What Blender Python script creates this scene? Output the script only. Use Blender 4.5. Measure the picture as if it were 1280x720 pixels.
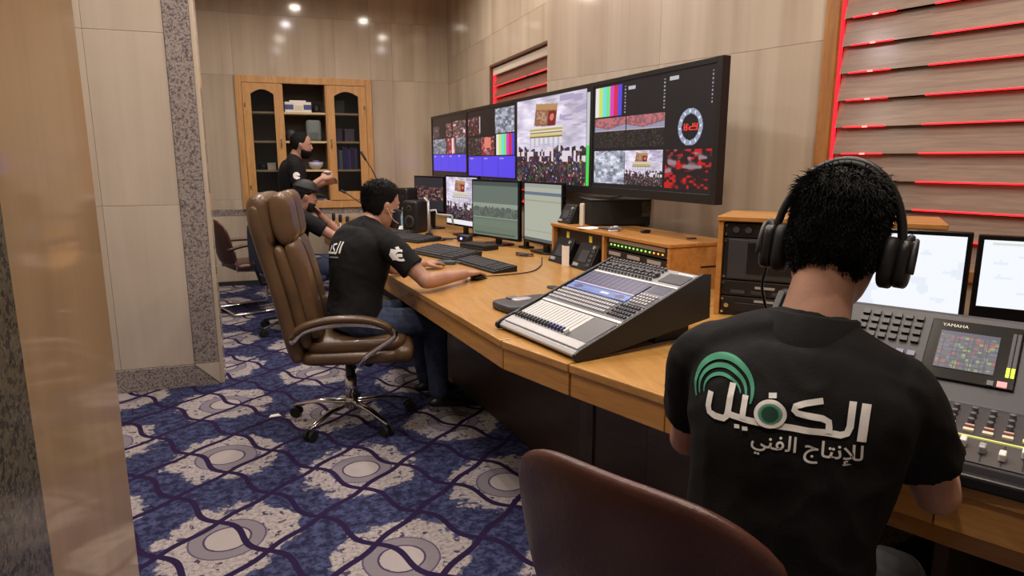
import bpy, bmesh, math, random
import numpy as np
from math import sin, cos, pi, radians as R
from mathutils import Vector as V, Matrix as MX, noise as NZ
from mathutils.bvhtree import BVHTree
random.seed(7); rng = np.random.default_rng(7)
for o in list(bpy.data.objects): bpy.data.objects.remove(o)
scn = bpy.context.scene; COL = scn.collection

# ---------------------------------------------------------------- camera, world, lights, exposure
cd = bpy.data.cameras.new('camera'); cam = bpy.data.objects.new('camera', cd); COL.objects.link(cam)
cd.sensor_width = 36.0; cd.lens = 36.0*830/1280; cd.clip_start = .02
cam.location = (0, 0, 1.42); cam.rotation_euler = (R(90-10.91), 0, R(-19.2))
scn.camera = cam
EXPO = 0.0
vs = scn.view_settings
vs.view_transform = 'Standard'; vs.look = 'None'; vs.exposure = EXPO; vs.gamma = 1.0; vs.use_curve_mapping = False
wd = bpy.data.worlds.new('world'); scn.world = wd; wd.use_nodes = True
wd.node_tree.nodes['Background'].inputs[0].default_value = (.9, .85, .8, 1); wd.node_tree.nodes['Background'].inputs[1].default_value = .05
CEIL = 3.4
# ceiling downlights: x, y, warm or cool tube
LIGHTS = [(.35,6.68,0),(.25,5.5,1),(.17,4.25,0),(.12,3.06,1),(.04,1.71,0),(-.03,.5,0),(1.24,1.79,0),(1.22,.5,0),(2.11,1.73,0),
          (1.75,4.88,0),(1.9,3.71,1),(1.3,6.1,0),(-1.1,6.3,0),(-1.1,3.2,0)]
LAMP_W = 17.5

# ---------------------------------------------------------------- small kit
def lin(c):
    c = [x/255. for x in c]
    return tuple(x/12.92 if x <= .04045 else ((x+.055)/1.055)**2.4 for x in c)
class NT:
    def __init__(s, m): s.t = m.node_tree; s.n = s.t.nodes; s.l = s.t.links
    def new(s, ty, **k):
        n = s.n.new(ty)
        for a, b in k.items(): setattr(n, a, b)
        return n
    def put(s, sock, v):
        if hasattr(v, 'is_output'): s.l.new(v, sock)
        else: sock.default_value = v
    def m(s, op, a, b=0., c=0.):
        n = s.new('ShaderNodeMath', operation=op)
        for i, x in enumerate((a, b, c)): s.put(n.inputs[i], x)
        return n.outputs[0]
    def mix(s, f, a, b):
        n = s.new('ShaderNodeMix', data_type='RGBA'); s.put(n.inputs[0], f); s.put(n.inputs[6], a); s.put(n.inputs[7], b); return n.outputs[2]
    def noise(s, vec, scale, detail=3., rough=.5, dist=0.):
        n = s.new('ShaderNodeTexNoise'); s.put(n.inputs['Vector'], vec)
        n.inputs['Scale'].default_value = scale; n.inputs['Detail'].default_value = detail; n.inputs['Roughness'].default_value = rough; n.inputs['Distortion'].default_value = dist
        return n.outputs[0]
    def ramp(s, f, lo, hi):
        n = s.new('ShaderNodeMapRange'); n.clamp = True; s.put(n.inputs[0], f); n.inputs[1].default_value = lo; n.inputs[2].default_value = hi; return n.outputs[0]
    def obj(s, scale=(1,1,1), rnd=0., geo=False):
        v = s.new('ShaderNodeNewGeometry').outputs['Position'] if geo else s.new('ShaderNodeTexCoord').outputs['Object']
        mp = s.new('ShaderNodeMapping'); s.l.new(v, mp.inputs[0]); mp.inputs['Scale'].default_value = scale
        if rnd:
            r = s.new('ShaderNodeObjectInfo').outputs['Random']; cb = s.new('ShaderNodeCombineXYZ')
            for i in range(3): s.l.new(s.m('MULTIPLY', r, rnd*(i+1)), cb.inputs[i])
            s.l.new(cb.outputs[0], mp.inputs['Location'])
        return mp.outputs[0]
    def bump(s, h, st, dist=.01):
        b = s.new('ShaderNodeBump'); b.inputs['Strength'].default_value = st; b.inputs['Distance'].default_value = dist; s.l.new(h, b.inputs['Height']); return b.outputs[0]
MATS = {}
def c4(c): return (*lin(c), 1)
def mat(name, col=(128,128,128), rough=.5, metal=0., spec=.5, emit=None, es=1., noise=None, bump=None, alpha=1., trans=0., coat=0.):
    if name in MATS: return MATS[name]
    m = bpy.data.materials.new(name); m.use_nodes = True; b = m.node_tree.nodes['Principled BSDF']; t = NT(m)
    b.inputs['Base Color'].default_value = c4(col); b.inputs['Roughness'].default_value = rough; b.inputs['Metallic'].default_value = metal
    b.inputs['Specular IOR Level'].default_value = spec; b.inputs['Coat Weight'].default_value = coat
    if emit: b.inputs['Emission Color'].default_value = c4(emit); b.inputs['Emission Strength'].default_value = es
    if trans: b.inputs['Transmission Weight'].default_value = trans
    b.inputs['Alpha'].default_value = alpha
    if noise:
        sc, amt, ax = noise; f = t.noise(t.obj(ax, 3.), sc, 4.)
        d = [max(0, x*(1-amt)) for x in col]; u = [min(255, x*(1+amt)) for x in col]
        t.l.new(t.mix(t.ramp(f, .3, .7), c4(d), c4(u)), b.inputs['Base Color'])
    if bump:
        sc, st, ax = bump; t.l.new(t.bump(t.noise(t.obj(ax), sc, 3.), st), b.inputs['Normal'])
    MATS[name] = m; return m
class MB:
    def __init__(s): s.v = []; s.f = []; s.mi = []
    def add(s, vs, fs, mi=0, T=None):
        k = len(s.v)
        if T is not None: vs = [T @ V(p) for p in vs]
        s.v += [tuple(p) for p in vs]; s.f += [tuple(i+k for i in f) for f in fs]; s.mi += [mi]*len(fs); return s
    def box(s, c, d, T=None, mi=0):
        x, y, z = c; a, b, e = d[0]/2, d[1]/2, d[2]/2
        vs = [(x+i*a, y+j*b, z+k*e) for k in (-1,1) for j in (-1,1) for i in (-1,1)]
        return s.add(vs, [(0,2,3,1),(4,5,7,6),(0,1,5,4),(2,6,7,3),(0,4,6,2),(1,3,7,5)], mi, T)
    def bx(s, x0, x1, y0, y1, z0, z1, T=None, mi=0): return s.box(((x0+x1)/2,(y0+y1)/2,(z0+z1)/2), (x1-x0,y1-y0,z1-z0), T, mi)
    def prism(s, poly, z0, z1, T=None, mi=0):     # poly counter-clockwise in xy
        n = len(poly); vs = [(x,y,z0) for x,y in poly]+[(x,y,z1) for x,y in poly]
        return s.add(vs, [tuple(range(n))[::-1], tuple(range(n,2*n))]+[(i,(i+1)%n,(i+1)%n+n,i+n) for i in range(n)], mi, T)
    def prof(s, poly, x0, x1, T=None, mi=0):      # poly in (y,z), extruded along x
        n = len(poly); vs = [(x0,y,z) for y,z in poly]+[(x1,y,z) for y,z in poly]
        return s.add(vs, [tuple(range(n))[::-1], tuple(range(n,2*n))]+[(i,(i+1)%n,(i+1)%n+n,i+n) for i in range(n)], mi, T)
    def rings(s, rs, T=None, mi=0, cap=True):
        n = len(rs[0]); vs = [p for r in rs for p in r]; fs = []
        for k in range(len(rs)-1):
            for i in range(n): j = (i+1)%n; fs.append((k*n+i, k*n+j, (k+1)*n+j, (k+1)*n+i))
        if cap:
            fs.append(tuple(range(n))[::-1]); b = (len(rs)-1)*n; fs.append(tuple(range(b, b+n)))
        return s.add(vs, fs, mi, T)
    def lathe(s, pr, c=(0,0,0), n=20, T=None, mi=0):
        return s.rings([[(c[0]+r*cos(2*pi*i/n), c[1]+r*sin(2*pi*i/n), c[2]+z) for i in range(n)] for r, z in pr], T, mi)
    def tube(s, path, r, n=8, T=None, mi=0, round_=True, flat=1.):
        P = [V(p) for p in path]; m = len(P); rr = r if isinstance(r, (list, tuple)) else [r]*m
        rs = []; up = None
        for i in range(m):
            t = (P[min(i+1,m-1)]-P[max(i-1,0)]).normalized()
            if up is None: up = V((0,0,1)) if abs(t.z) < .9 else V((1,0,0))
            a = t.cross(up).normalized(); b = a.cross(t).normalized(); up = b
            ring = lambda c, q: [tuple(c+a*(q*cos(2*pi*k/n))+b*(q*flat*sin(2*pi*k/n))) for k in range(n)][::-1]
            if i == 0 and round_: rs.append(ring(P[0]-t*rr[0]*.6, rr[0]*.6))
            rs.append(ring(P[i], rr[i]))
            if i == m-1 and round_: rs.append(ring(P[i]+t*rr[i]*.6, rr[i]*.6))
        return s.rings([x[::-1] for x in rs], T, mi) if False else s.rings(rs, T, mi)
    def cyl(s, a, b, r, r2=None, n=16, T=None, mi=0): return s.tube([a, b], [r, r if r2 is None else r2], n, T, mi, False)
    def se(s, c, d, e=(.4,.4), T=None, mi=0, n=20, m=12):   # superellipsoid, d = half sizes
        f = lambda w, q: math.copysign(abs(w)**q, w)
        rs = []
        for j in range(1, m):
            ph = -pi/2+pi*j/m
            rs.append([(c[0]+d[0]*f(cos(ph),e[0])*f(cos(2*pi*i/n),e[1]), c[1]+d[1]*f(cos(ph),e[0])*f(sin(2*pi*i/n),e[1]), c[2]+d[2]*f(sin(ph),e[0])) for i in range(n)])
        return s.rings(rs, T, mi)
    def grid(s, n, x0, x1, m, y0, y1, size, z=0, T=None):
        for i in range(n):
            for j in range(m): s.box((x0+(x1-x0)*(i+.5)/n, y0+(y1-y0)*(j+.5)/m, z), size, T)
        return s
    def mesh(s, name):
        me = bpy.data.meshes.new(name); me.from_pydata(s.v, [], s.f); me.update(); return me
    def build(s, name, mats, parent=None, smooth=False, bevel=0., sub=0, loc=None, rz=None):
        me = s.mesh(name); ms = mats if isinstance(mats, list) else [mats]
        for m in ms: me.materials.append(m)
        if len(ms) > 1: me.polygons.foreach_set('material_index', s.mi)
        if smooth: me.polygons.foreach_set('use_smooth', [True]*len(me.polygons))
        return link(name, me, parent, bevel, sub, loc, rz)
def link(name, me, parent=None, bevel=0., sub=0, loc=None, rz=None):
    o = bpy.data.objects.new(name, me); COL.objects.link(o)
    if parent: o.parent = parent
    if loc: o.location = loc
    if rz is not None: o.rotation_euler.z = rz
    if bevel:
        b = o.modifiers.new('bevel', 'BEVEL'); b.width = bevel; b.segments = 2; b.limit_method = 'ANGLE'; b.angle_limit = R(40)
    if sub: q = o.modifiers.new('sub', 'SUBSURF'); q.levels = sub; q.render_levels = sub
    return o
def tag(o, label, cat, group=None):
    o['label'] = label; o['category'] = cat
    if group: o['group'] = group
    return o
def thing(name, label, cat, loc=(0,0,0), rz=0., group=None):
    o = bpy.data.objects.new(name, None); COL.objects.link(o); o.empty_display_size = .1
    o.location = loc; o.rotation_euler.z = rz; return tag(o, label, cat, group)
def struct(o): o['kind'] = 'structure'; return o
def stuff(o): o['kind'] = 'stuff'; return o
def dup(root, loc, rz, label=None):
    r = root.copy(); COL.objects.link(r); r.location = loc; r.rotation_euler.z = rz
    if label: r['label'] = label
    for ch in list(root.children):
        c = ch.copy(); COL.objects.link(c); c.parent = r
        for g in ch.children:
            d = g.copy(); COL.objects.link(d); d.parent = c
    return r
def crom(P, k=5):
    P = [np.array(p, float) for p in P]; Q = [2*P[0]-P[1]]+P+[2*P[-1]-P[-2]]; out = []
    for i in range(1, len(Q)-2):
        for j in range(k):
            t = j/k; a, b, c, d = Q[i-1:i+3]
            out.append(.5*((2*b)+(-a+c)*t+(2*a-5*b+4*c-d)*t*t+(-a+3*b-3*c+d)*t**3))
    out.append(P[-1]); return [tuple(x) for x in out]
def TR(loc=(0,0,0), rx=0, ry=0, rz=0): return MX.Translation(loc) @ MX.Rotation(rz,4,'Z') @ MX.Rotation(ry,4,'Y') @ MX.Rotation(rx,4,'X')

# ---------------------------------------------------------------- materials
def marble(name, base, dark, rough=.16):
    m = bpy.data.materials.new(name); m.use_nodes = True; t = NT(m); b = t.n['Principled BSDF']
    f1 = t.noise(t.obj((5,5,.22), 9.), 1., 4., .55, .5); f2 = t.noise(t.obj((1,1,.6), 5.), 2.2, 3.); f3 = t.noise(t.obj((30,30,1.2), 9.), 1., 3.)
    c = t.mix(t.ramp(f1, .35, .7), c4(base), c4(dark)); c = t.mix(t.m('MULTIPLY', t.ramp(f2, .45, .75), .35), c, c4([min(255, x*1.1) for x in base]))
    c = t.mix(t.m('MULTIPLY', t.ramp(f3, .5, .8), .14), c, c4([x*.82 for x in dark]))
    r = t.new('ShaderNodeObjectInfo').outputs['Random']; c = t.mix(t.m('MULTIPLY', r, .35), c, c4([x*.9 for x in dark]))
    t.l.new(c, b.inputs['Base Color']); t.l.new(t.m('MULTIPLY_ADD', f2, .06, rough-.03), b.inputs['Roughness'])
    b.inputs['Specular IOR Level'].default_value = .5
    return m
M_marble = marble('beige_marble', (196,182,164), (172,156,138), .10)
M_marble_w = marble('pale_marble', (200,187,172), (184,170,154), .16)
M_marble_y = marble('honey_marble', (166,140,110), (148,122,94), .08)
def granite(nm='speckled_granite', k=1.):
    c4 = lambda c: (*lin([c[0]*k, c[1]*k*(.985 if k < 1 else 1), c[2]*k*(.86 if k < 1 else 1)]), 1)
    m = bpy.data.materials.new(nm); m.use_nodes = True; t = NT(m); b = t.n['Principled BSDF']
    v = t.obj((1,1,1)); a = t.noise(v, 80., 2., .6); d = t.noise(v, 120., 2., .5)
    c = t.mix(t.ramp(a, .42, .5), c4((96,90,92)), c4((146,136,132))); c = t.mix(t.ramp(d, .58, .66), c, c4((170,158,150))); c = t.mix(t.ramp(d, .36, .30), c, c4((52,50,54)))
    t.l.new(c, b.inputs['Base Color']); b.inputs['Roughness'].default_value = .14; return m
M_granite = granite()
M_granite_d = granite('shaded_olive_granite', .62)  # olive-brown stone, darkened further: the near jamb's shade is put into the colour
def wood(name, a, d, rough=.3, ax=(2,14,14), bright=1.):
    m = bpy.data.materials.new(name); m.use_nodes = True; t = NT(m); b = t.n['Principled BSDF']
    v = t.obj(ax, 4.); f = t.noise(v, 1.4, 4., .6, 1.2); g = t.noise(v, 9., 2.)
    c = t.mix(t.ramp(f, .3, .72), c4(a), c4(d)); c = t.mix(t.m('MULTIPLY', t.ramp(g, .45, .7), .3), c, c4([x*.8 for x in d]))
    t.l.new(c, b.inputs['Base Color']); b.inputs['Roughness'].default_value = rough; b.inputs['Coat Weight'].default_value = .25; b.inputs['Coat Roughness'].default_value = .18; return m
M_desk = wood('honey_oak_worktop', (186,141,79), (162,116,58), .34, (9,1.2,9))
M_deskf = wood('honey_oak_front', (196,146,78), (168,116,56), .34, (1.2,1.2,14))
M_cab = wood('pine_cabinet', (206,160,104), (182,132,78), .35, (12,12,1.2))
M_rackw = wood('oak_rack', (196,142,76), (164,110,54), .34, (1.5,9,9))
M_frame = wood('brown_window_frame', (176,124,72), (146,96,50), .4, (10,10,1.5))
M_darkw = wood('dark_desk_panel', (74,58,46), (54,42,34), .5)
M_shelf = mat('pale_shelf', (206,186,146), .5)
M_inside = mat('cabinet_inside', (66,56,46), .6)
def carpet():
    m = bpy.data.materials.new('patterned_carpet'); m.use_nodes = True; t = NT(m); b = t.n['Principled BSDF']
    pos = t.new('ShaderNodeNewGeometry').outputs['Position']; sx = t.new('ShaderNodeSeparateXYZ'); t.l.new(pos, sx.inputs[0])
    x = t.m('ADD', sx.outputs[0], .321); y = t.m('ADD', sx.outputs[1], -3.311); ca, sa = cos(R(4)), sin(R(4))
    p = t.m('ADD', t.m('MULTIPLY', x, ca), t.m('MULTIPLY', y, sa)); q = t.m('SUBTRACT', t.m('MULTIPLY', y, ca), t.m('MULTIPLY', x, sa))
    n1 = t.m('SUBTRACT', t.noise(pos, 9., 3.), .5); n2 = t.noise(pos, 26., 3., .6); n3 = t.noise(pos, 60., 2.)
    col = t.m('ROUND', t.m('DIVIDE', p, .58)); pp = t.m('SUBTRACT', p, t.m('MULTIPLY', col, .58))
    off = t.m('MULTIPLY', t.m('FLOORED_MODULO', col, 2.), .3875); qq = t.m('WRAP', t.m('SUBTRACT', q, off), .3875, -.3875)
    pw = lambda s, k: t.m('POWER', t.m('ABSOLUTE', t.m('DIVIDE', s, k)), 2.)
    d = t.m('SQRT', t.m('ADD', pw(pp, .275), pw(qq, .275))); d = t.m('ADD', d, t.m('MULTIPLY', n1, .8)); d = t.m('ADD', d, t.m('MULTIPLY', t.m('SUBTRACT', n2, .5), .5))
    cream = t.ramp(d, .95, .88)
    blue = t.mix(t.ramp(n2, .4, .62), c4((34,36,62)), c4((68,73,108))); blue = t.mix(t.ramp(n3, .55, .65), blue, c4((34,34,60)))
    cr = t.mix(t.ramp(n3, .3, .6), c4((122,115,118)), c4((160,152,152)))
    cr = t.mix(t.ramp(n2, .585, .61), cr, c4((66,56,78)))
    r = t.m('SQRT', t.m('ADD', pw(pp, 1.), pw(qq, 1.))); r = t.m('ADD', r, t.m('MULTIPLY', n1, .012))
    band = lambda lo, hi: t.m('MULTIPLY', t.m('GREATER_THAN', r, lo), t.m('LESS_THAN', r, hi))
    cr = t.mix(band(.088, .135), cr, c4((118,112,120))); cr = t.mix(band(.080, .088), cr, c4((70,56,84))); cr = t.mix(band(.135, .142), cr, c4((86,74,102)))
    cr = t.mix(t.m('LESS_THAN', r, .078), cr, c4((156,148,148)))
    c = t.mix(cream, blue, cr)
    dp = t.m('ADD', p, -.04); dq = t.m('ADD', q, -.275); det = .0873
    k1 = t.m('SUBTRACT', t.m('MULTIPLY', dp, .17/det), t.m('MULTIPLY', dq, .205/det)); k2 = t.m('ADD', t.m('MULTIPLY', dq, .17/det), t.m('MULTIPLY', dp, .285/det))
    w1 = t.m('ADD', k1, t.m('MULTIPLY', t.m('SINE', t.m('MULTIPLY', k2, 2*pi)), .02)); w2 = t.m('ADD', k2, t.m('MULTIPLY', t.m('SINE', t.m('MULTIPLY', k1, 2*pi)), -.085))
    l1 = t.m('LESS_THAN', t.m('ABSOLUTE', t.m('WRAP', w1, .5, -.5)), .042); l2 = t.m('LESS_THAN', t.m('ABSOLUTE', t.m('WRAP', w2, .5, -.5)), .052)
    c = t.mix(t.m('MAXIMUM', l1, l2), c, c4((38,26,58)))
    t.l.new(c, b.inputs['Base Color']); b.inputs['Roughness'].default_value = .95; b.inputs['Specular IOR Level'].default_value = .1
    t.l.new(t.bump(t.noise(pos, 220., 2.), .5, .006), b.inputs['Normal']); return m
M_carpet = carpet()
M_black = mat('black_plastic', (22,22,24), .42, noise=(6.,.15,(1,1,1)))
M_black2 = mat('matte_black', (14,14,16), .6)
M_gloss = mat('gloss_black_bezel', (12,12,14), .2)
M_grey = mat('grey_plastic', (92,92,96), .5, noise=(5.,.08,(1,1,1)))
M_dgrey = mat('charcoal_plastic', (52,52,58), .5, noise=(5.,.1,(1,1,1)))
M_silver = mat('silver_paint', (168,168,172), .36, .3)
M_white = mat('white_plastic', (222,220,214), .5)
M_cream = mat('cream_plastic', (214,206,186), .5)
M_chrome = mat('chrome', (214,214,216), .12, 1.)
M_steel = mat('brushed_steel', (150,150,154), .3, 1.)
M_rubber = mat('black_rubber', (16,16,17), .7)
M_paper = mat('white_paper', (232,228,220), .8, noise=(4.,.03,(1,1,1)))
M_yellow = mat('yellow_note', (226,214,84), .7)
M_leather = mat('tan_leather', (85,63,43), .36, noise=(4.,.18,(1,1,1)), bump=(60.,.15,(1,1,1)), coat=.1)
M_maroon = mat('maroon_leather', (72,42,36), .36, noise=(4.,.15,(1,1,1)), bump=(70.,.12,(1,1,1)))
M_blueseat = mat('navy_seat_fabric', (38,46,78), .85, noise=(20.,.2,(1,1,1)))
M_glass = mat('cabinet_glass', (34,36,36), .05, alpha=.28)
M_led_g = mat('green_led', (90,255,90), .5, emit=(150,255,90), es=2.2)
M_led_o = mat('amber_led', (255,160,60), .5, emit=(255,150,60), es=2.2)
M_led_r = mat('red_led', (255,40,30), .5, emit=(255,40,30), es=2.5)
M_led_b = mat('blue_led', (120,120,255), .5, emit=(110,110,255), es=5.)
M_led_y = mat('yellow_meter_led', (220,255,40), .5, emit=(210,250,40), es=1.6)
M_ledstrip = mat('red_led_strip', (255,20,30), .5, emit=(255,26,40), es=3.)
M_ledhot = mat('red_led_hot', (255,60,60), .5, emit=(255,110,100), es=4.)
M_paint = mat('white_ceiling_paint', (226,220,210), .8, noise=(2.,.03,(1,1,1)))
M_cloth = mat('black_shirt_cotton', (17,17,19), .85, spec=.25, noise=(30.,.2,(1,1,1)), bump=(260.,.12,(1,1,1)))
M_jeans = mat('dark_blue_denim', (40,50,76), .85, noise=(40.,.2,(1,1,1)), bump=(300.,.12,(1,1,1)))
M_trous = mat('charcoal_trousers', (30,30,34), .85, noise=(40.,.15,(1,1,1)))
M_skin = mat('skin', (170,128,108), .5, noise=(9.,.07,(1,1,1)), bump=(160.,.05,(1,1,1)))
M_hair = mat('black_hair', (11,10,10), .75, spec=.2, noise=(40.,.3,(1,1,.2)), bump=(90.,.7,(1,1,.15)))
M_shoe = mat('black_shoe', (18,18,20), .4)
M_navy = mat('navy_mask', (24,30,52), .8)
M_print_w = mat('white_shirt_print', (226,224,222), .7)
M_print_g = mat('green_shirt_print', (58,140,110), .7)
M_print_dg = mat('dark_green_print', (18,62,48), .7)
M_eye = mat('eye_white', (225,220,214), .3)

# ---------------------------------------------------------------- room shell
XL, YN, YB = -2.2, -1.5, 8.155
M_core = mat('beige_mortar', (150,136,118), .8)
fl = struct(MB().bx(XL-.2, 4.2, YN-.2, YB+.5, -.1, 0).build('floor', M_carpet))
struct(MB().bx(XL-.2, 4.2, YN-.2, YB+.5, CEIL, CEIL+.1).build('ceiling', M_paint))
def cells(xs, zs, holes):
    for i in range(len(xs)-1):
        for j in range(len(zs)-1):
            cx, cz = (xs[i]+xs[i+1])/2, (zs[j]+zs[j+1])/2
            if not any(h[0] < cx < h[1] and h[2] < cz < h[3] for h in holes): yield xs[i], xs[i+1], zs[j], zs[j+1]
def wall(name, P0, rz, W, holes=(), zrows=(), xcols=(), m=None, thick=.15, gap=.0006, bands=(), skip=()):
    """local x along the wall seen from inside, local y outwards, panels (marble slabs) stand 2 cm proud of the core"""
    o = struct(thing(name, name, 'wall', (P0[0], P0[1], 0), rz)); del o['label']; del o['category']
    xs = sorted({0, W, *[h[k] for h in holes for k in (0,1)]}); zs = sorted({0, CEIL, *[h[k] for h in holes for k in (2,3)]})
    b = MB()
    for x0, x1, z0, z1 in cells(xs, zs, holes): b.bx(x0, x1, .02, thick, z0, z1)
    b.build('wall_core', M_core, o)
    xc = sorted({0, W, *[h[k] for h in holes for k in (0,1)], *xcols}); zc = sorted({0, CEIL, *[h[k] for h in holes for k in (2,3)], *zrows, *[q for bd in bands for q in bd]})
    for x0, x1, z0, z1 in cells(xc, zc, list(holes)+list(skip)):
        g = any(abs(z0-bd[0]) < .001 for bd in bands)
        MB().bx(x0+gap, x1-gap, 0 if not g else -.004, .02, z0+gap, z1-gap).build('granite_band' if g else 'marble_panel', M_granite if g else m, o, bevel=.001)
    return o
CX0, CX1, CZ0, CZ1 = -.385, 1.095, .868, 2.335       # cabinet niche
wb = wall('wall_back', (XL, YB), 0, 4.24, [(CX0-XL, CX1-XL, CZ0, CZ1)], (2.98,), (.85, 1.3, 2.9, 3.55), M_marble, bands=[(.80,.98)])
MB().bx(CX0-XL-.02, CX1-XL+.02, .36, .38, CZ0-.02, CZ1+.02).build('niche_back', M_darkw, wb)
struct(MB().bx(XL, 2.0, YB-.015, YB, 0, .05).build('baseboard_back', mat('dark_skirting', (44,40,44), .5)))
# right wall: a far stretch with a small window, then a nearer stretch turned outwards with the large window
WA = 3.36; AW = (YB-6.40, YB-4.86, 1.0, 2.315)
wall('wall_right_far', (2.02, YB), R(-90), WA, [AW], (.95, 2.6), (.9, 2.6), M_marble)
BW = (2.17, 3.75, .9, 2.95)
wall('wall_right_near', (1.955, 4.815), R(-73), 6.4, [BW], (.9, 2.0, 2.95), (1.1, 2.17, 4.4, 5.2), M_marble)
wall('wall_left', (XL, YN), R(90), YB-YN, [], (.95, 1.95, 2.95), (1., 2., 3., 4., 5., 6., 7.3, 8.5), M_marble)
wall('wall_near', (3.95, YN), R(180), 6.2, [], (.95, 1.95, 2.95), (1., 2., 3., 4., 5.), M_marble)
# pier in the middle distance, faced with pale slabs and a granite strip
pr_ = struct(thing('wall_pier', '', 'x', (XL, 4.5, 0), 0)); del pr_['label']; del pr_['category']
PW = XL*-1-.405
MB().bx(0, PW-.004, .02, .13, 0, CEIL).build('wall_core', M_darkw, pr_)
zb = [.145, 1.152, 2.145, 3.14, CEIL]
for x0, x1 in ((0,.6), (.6,1.215), (1.215, PW-.168)):
    for a, b in zip(zb[:-1], zb[1:]):
        MB().bx(x0+.0006, x1-.0006, 0, .02, a+.0006, b-.0006).build('marble_panel', M_marble_w, pr_, bevel=.002)
for a, b in ((.145,1.3),(1.3,2.5),(2.5,CEIL)): MB().bx(PW-.166, PW-.026, -.006, .02, a+.001, b-.001).build('granite_strip', M_granite, pr_, bevel=.002)
MB().bx(0, PW-.17, -.012, .02, 0, .144).build('granite_skirting', M_granite, pr_, bevel=.003)
q = MB(); q.add([(PW-.17,-.012,.0),(PW-.17,-.012,.144),(PW-.03,-.012,0),(PW-.17,.02,0),(PW-.17,.02,.144),(PW-.03,.02,0)], [(0,2,1),(3,4,5),(0,1,4,3),(1,2,5,4),(0,3,5,2)]); q.build('granite_skirting_corner', M_granite, pr_)
q = MB(); q.add([(PW-.165,-.012,.144),(PW-.024,-.012,.144),(PW-.024,-.012,.004),(PW-.165,.02,.144),(PW-.024,.02,.144),(PW-.024,.02,.004)], [(0,2,1),(3,4,5),(0,1,4,3),(1,2,5,4),(0,3,5,2)]); q.build('marble_corner_piece', M_marble_w, pr_)
MB().bx(PW-.026, PW, -.004, .135, 0, CEIL).build('marble_edge', M_marble, pr_, bevel=.006)
# near jamb of the opening the photo is taken through
jb = struct(thing('wall_jamb', '', 'x', (-.4, 0, 0), 0)); del jb['label']; del jb['category']
MB().bx(-1.8, -.02, .62, 1.755, 0, CEIL).build('wall_core', M_darkw, jb)
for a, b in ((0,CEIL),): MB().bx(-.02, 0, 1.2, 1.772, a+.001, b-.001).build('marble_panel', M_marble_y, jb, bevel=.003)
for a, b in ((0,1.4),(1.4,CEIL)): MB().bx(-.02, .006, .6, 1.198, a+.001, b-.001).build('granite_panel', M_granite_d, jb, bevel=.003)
for a, b in ((0,1.1),(1.1,2.2),(2.2,CEIL)): MB().bx(-1.8, -.0205, 1.752, 1.772, a+.001, b-.001).build('marble_panel', M_marble_w, jb, bevel=.003)

# ---------------------------------------------------------------- windows with slatted blinds and red light behind
M_slat = wood('grey_brown_slat', (150,128,112), (122,102,90), .5, (1.2,14,22))
M_slat2 = wood('red_brown_slat', (132,92,76), (104,70,58), .5, (1.2,14,22))
M_railw = mat('pale_blind_rail', (206,194,180), .5)
def window(name, P0, rz, hole, frame_m, slat_m, fw, top_rail, label, segs, pitch=.127):
    x0, x1, z0, z1 = hole; loc = (P0[0], P0[1], 0)
    w = struct(thing(name, '', 'x', loc, rz)); del w['label']; del w['category']
    for a in ((x0, x0+fw, z0, z1), (x1-fw, x1, z0, z1), (x0+fw, x1-fw, z1-fw*.7, z1), (x0+fw, x1-fw, z0, z0+fw*.7)):
        MB().bx(a[0], a[1], -.025, .13, a[2], a[3]).build('window_frame', frame_m, w, bevel=.004)
    MB().bx(x0+fw, x1-fw, .12, .13, z0, z1).build('window_pane', mat('dark_window_glass', (18,12,14), .1), w)
    bl = thing('slatted_blind', label, 'blind', loc, rz)
    a, b = x0+fw+.012, x1-fw-.012; zt = z1-fw*.7-.006
    MB().bx(a, b, .0, .05, zt-top_rail, zt).build('head_rail', M_railw, bl, bevel=.004)
    z = zt-top_rail; k = 0
    while z > z0+.12:
        h = pitch; sag = .004*(k%3-1)
        mb = MB(); mb.add([(a,.030,z),(b,.030,z+sag),(b,.004,z-h+.0015+sag),(a,.004,z-h+.0015),(a,.036,z),(b,.036,z+sag),(b,.010,z-h+.0015+sag),(a,.010,z-h+.0015)], [(0,3,2,1),(4,5,6,7),(0,1,5,4),(3,7,6,2),(0,4,7,3),(1,2,6,5)])
        mb.build('slat', slat_m, bl)
        for (s0, s1, hot) in segs:
            if (k*7+int(s0*10))%11 == 3 and len(segs) > 1: continue
            MB().bx(a+s0, min(b, a+s1), .0005, .004, z-h-.001, z-h+.0045).build('led_strip', M_ledstrip, bl)
            if hot: MB().bx(a+s0+.09, a+s0+.115, -.001, .0005, z-h-.002, z-h+.0055).build('led_spot', M_ledhot, bl)
        z -= h; k += 1
    MB().bx(x0+fw+.001, x0+fw+.004, .004, .03, z0+fw, z1-fw).build('led_strip', M_ledstrip, bl)
    return w
window('window_1', (2.02, YB), R(-90), AW, mat('dark_window_trim', (92,66,50), .5), M_slat2, .035, .07, 'small red-lit slatted blind partly hidden behind the video wall', [(.05,.9,0),(1.0,1.4,0)], .105)
window('window_2', (1.955, 4.815), R(-73), BW, M_frame, M_slat, .07, .05, 'large wood-grain slatted blind with red light strips in brown frame', [(.045,.24,1),(.40,.98,0)])

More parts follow.
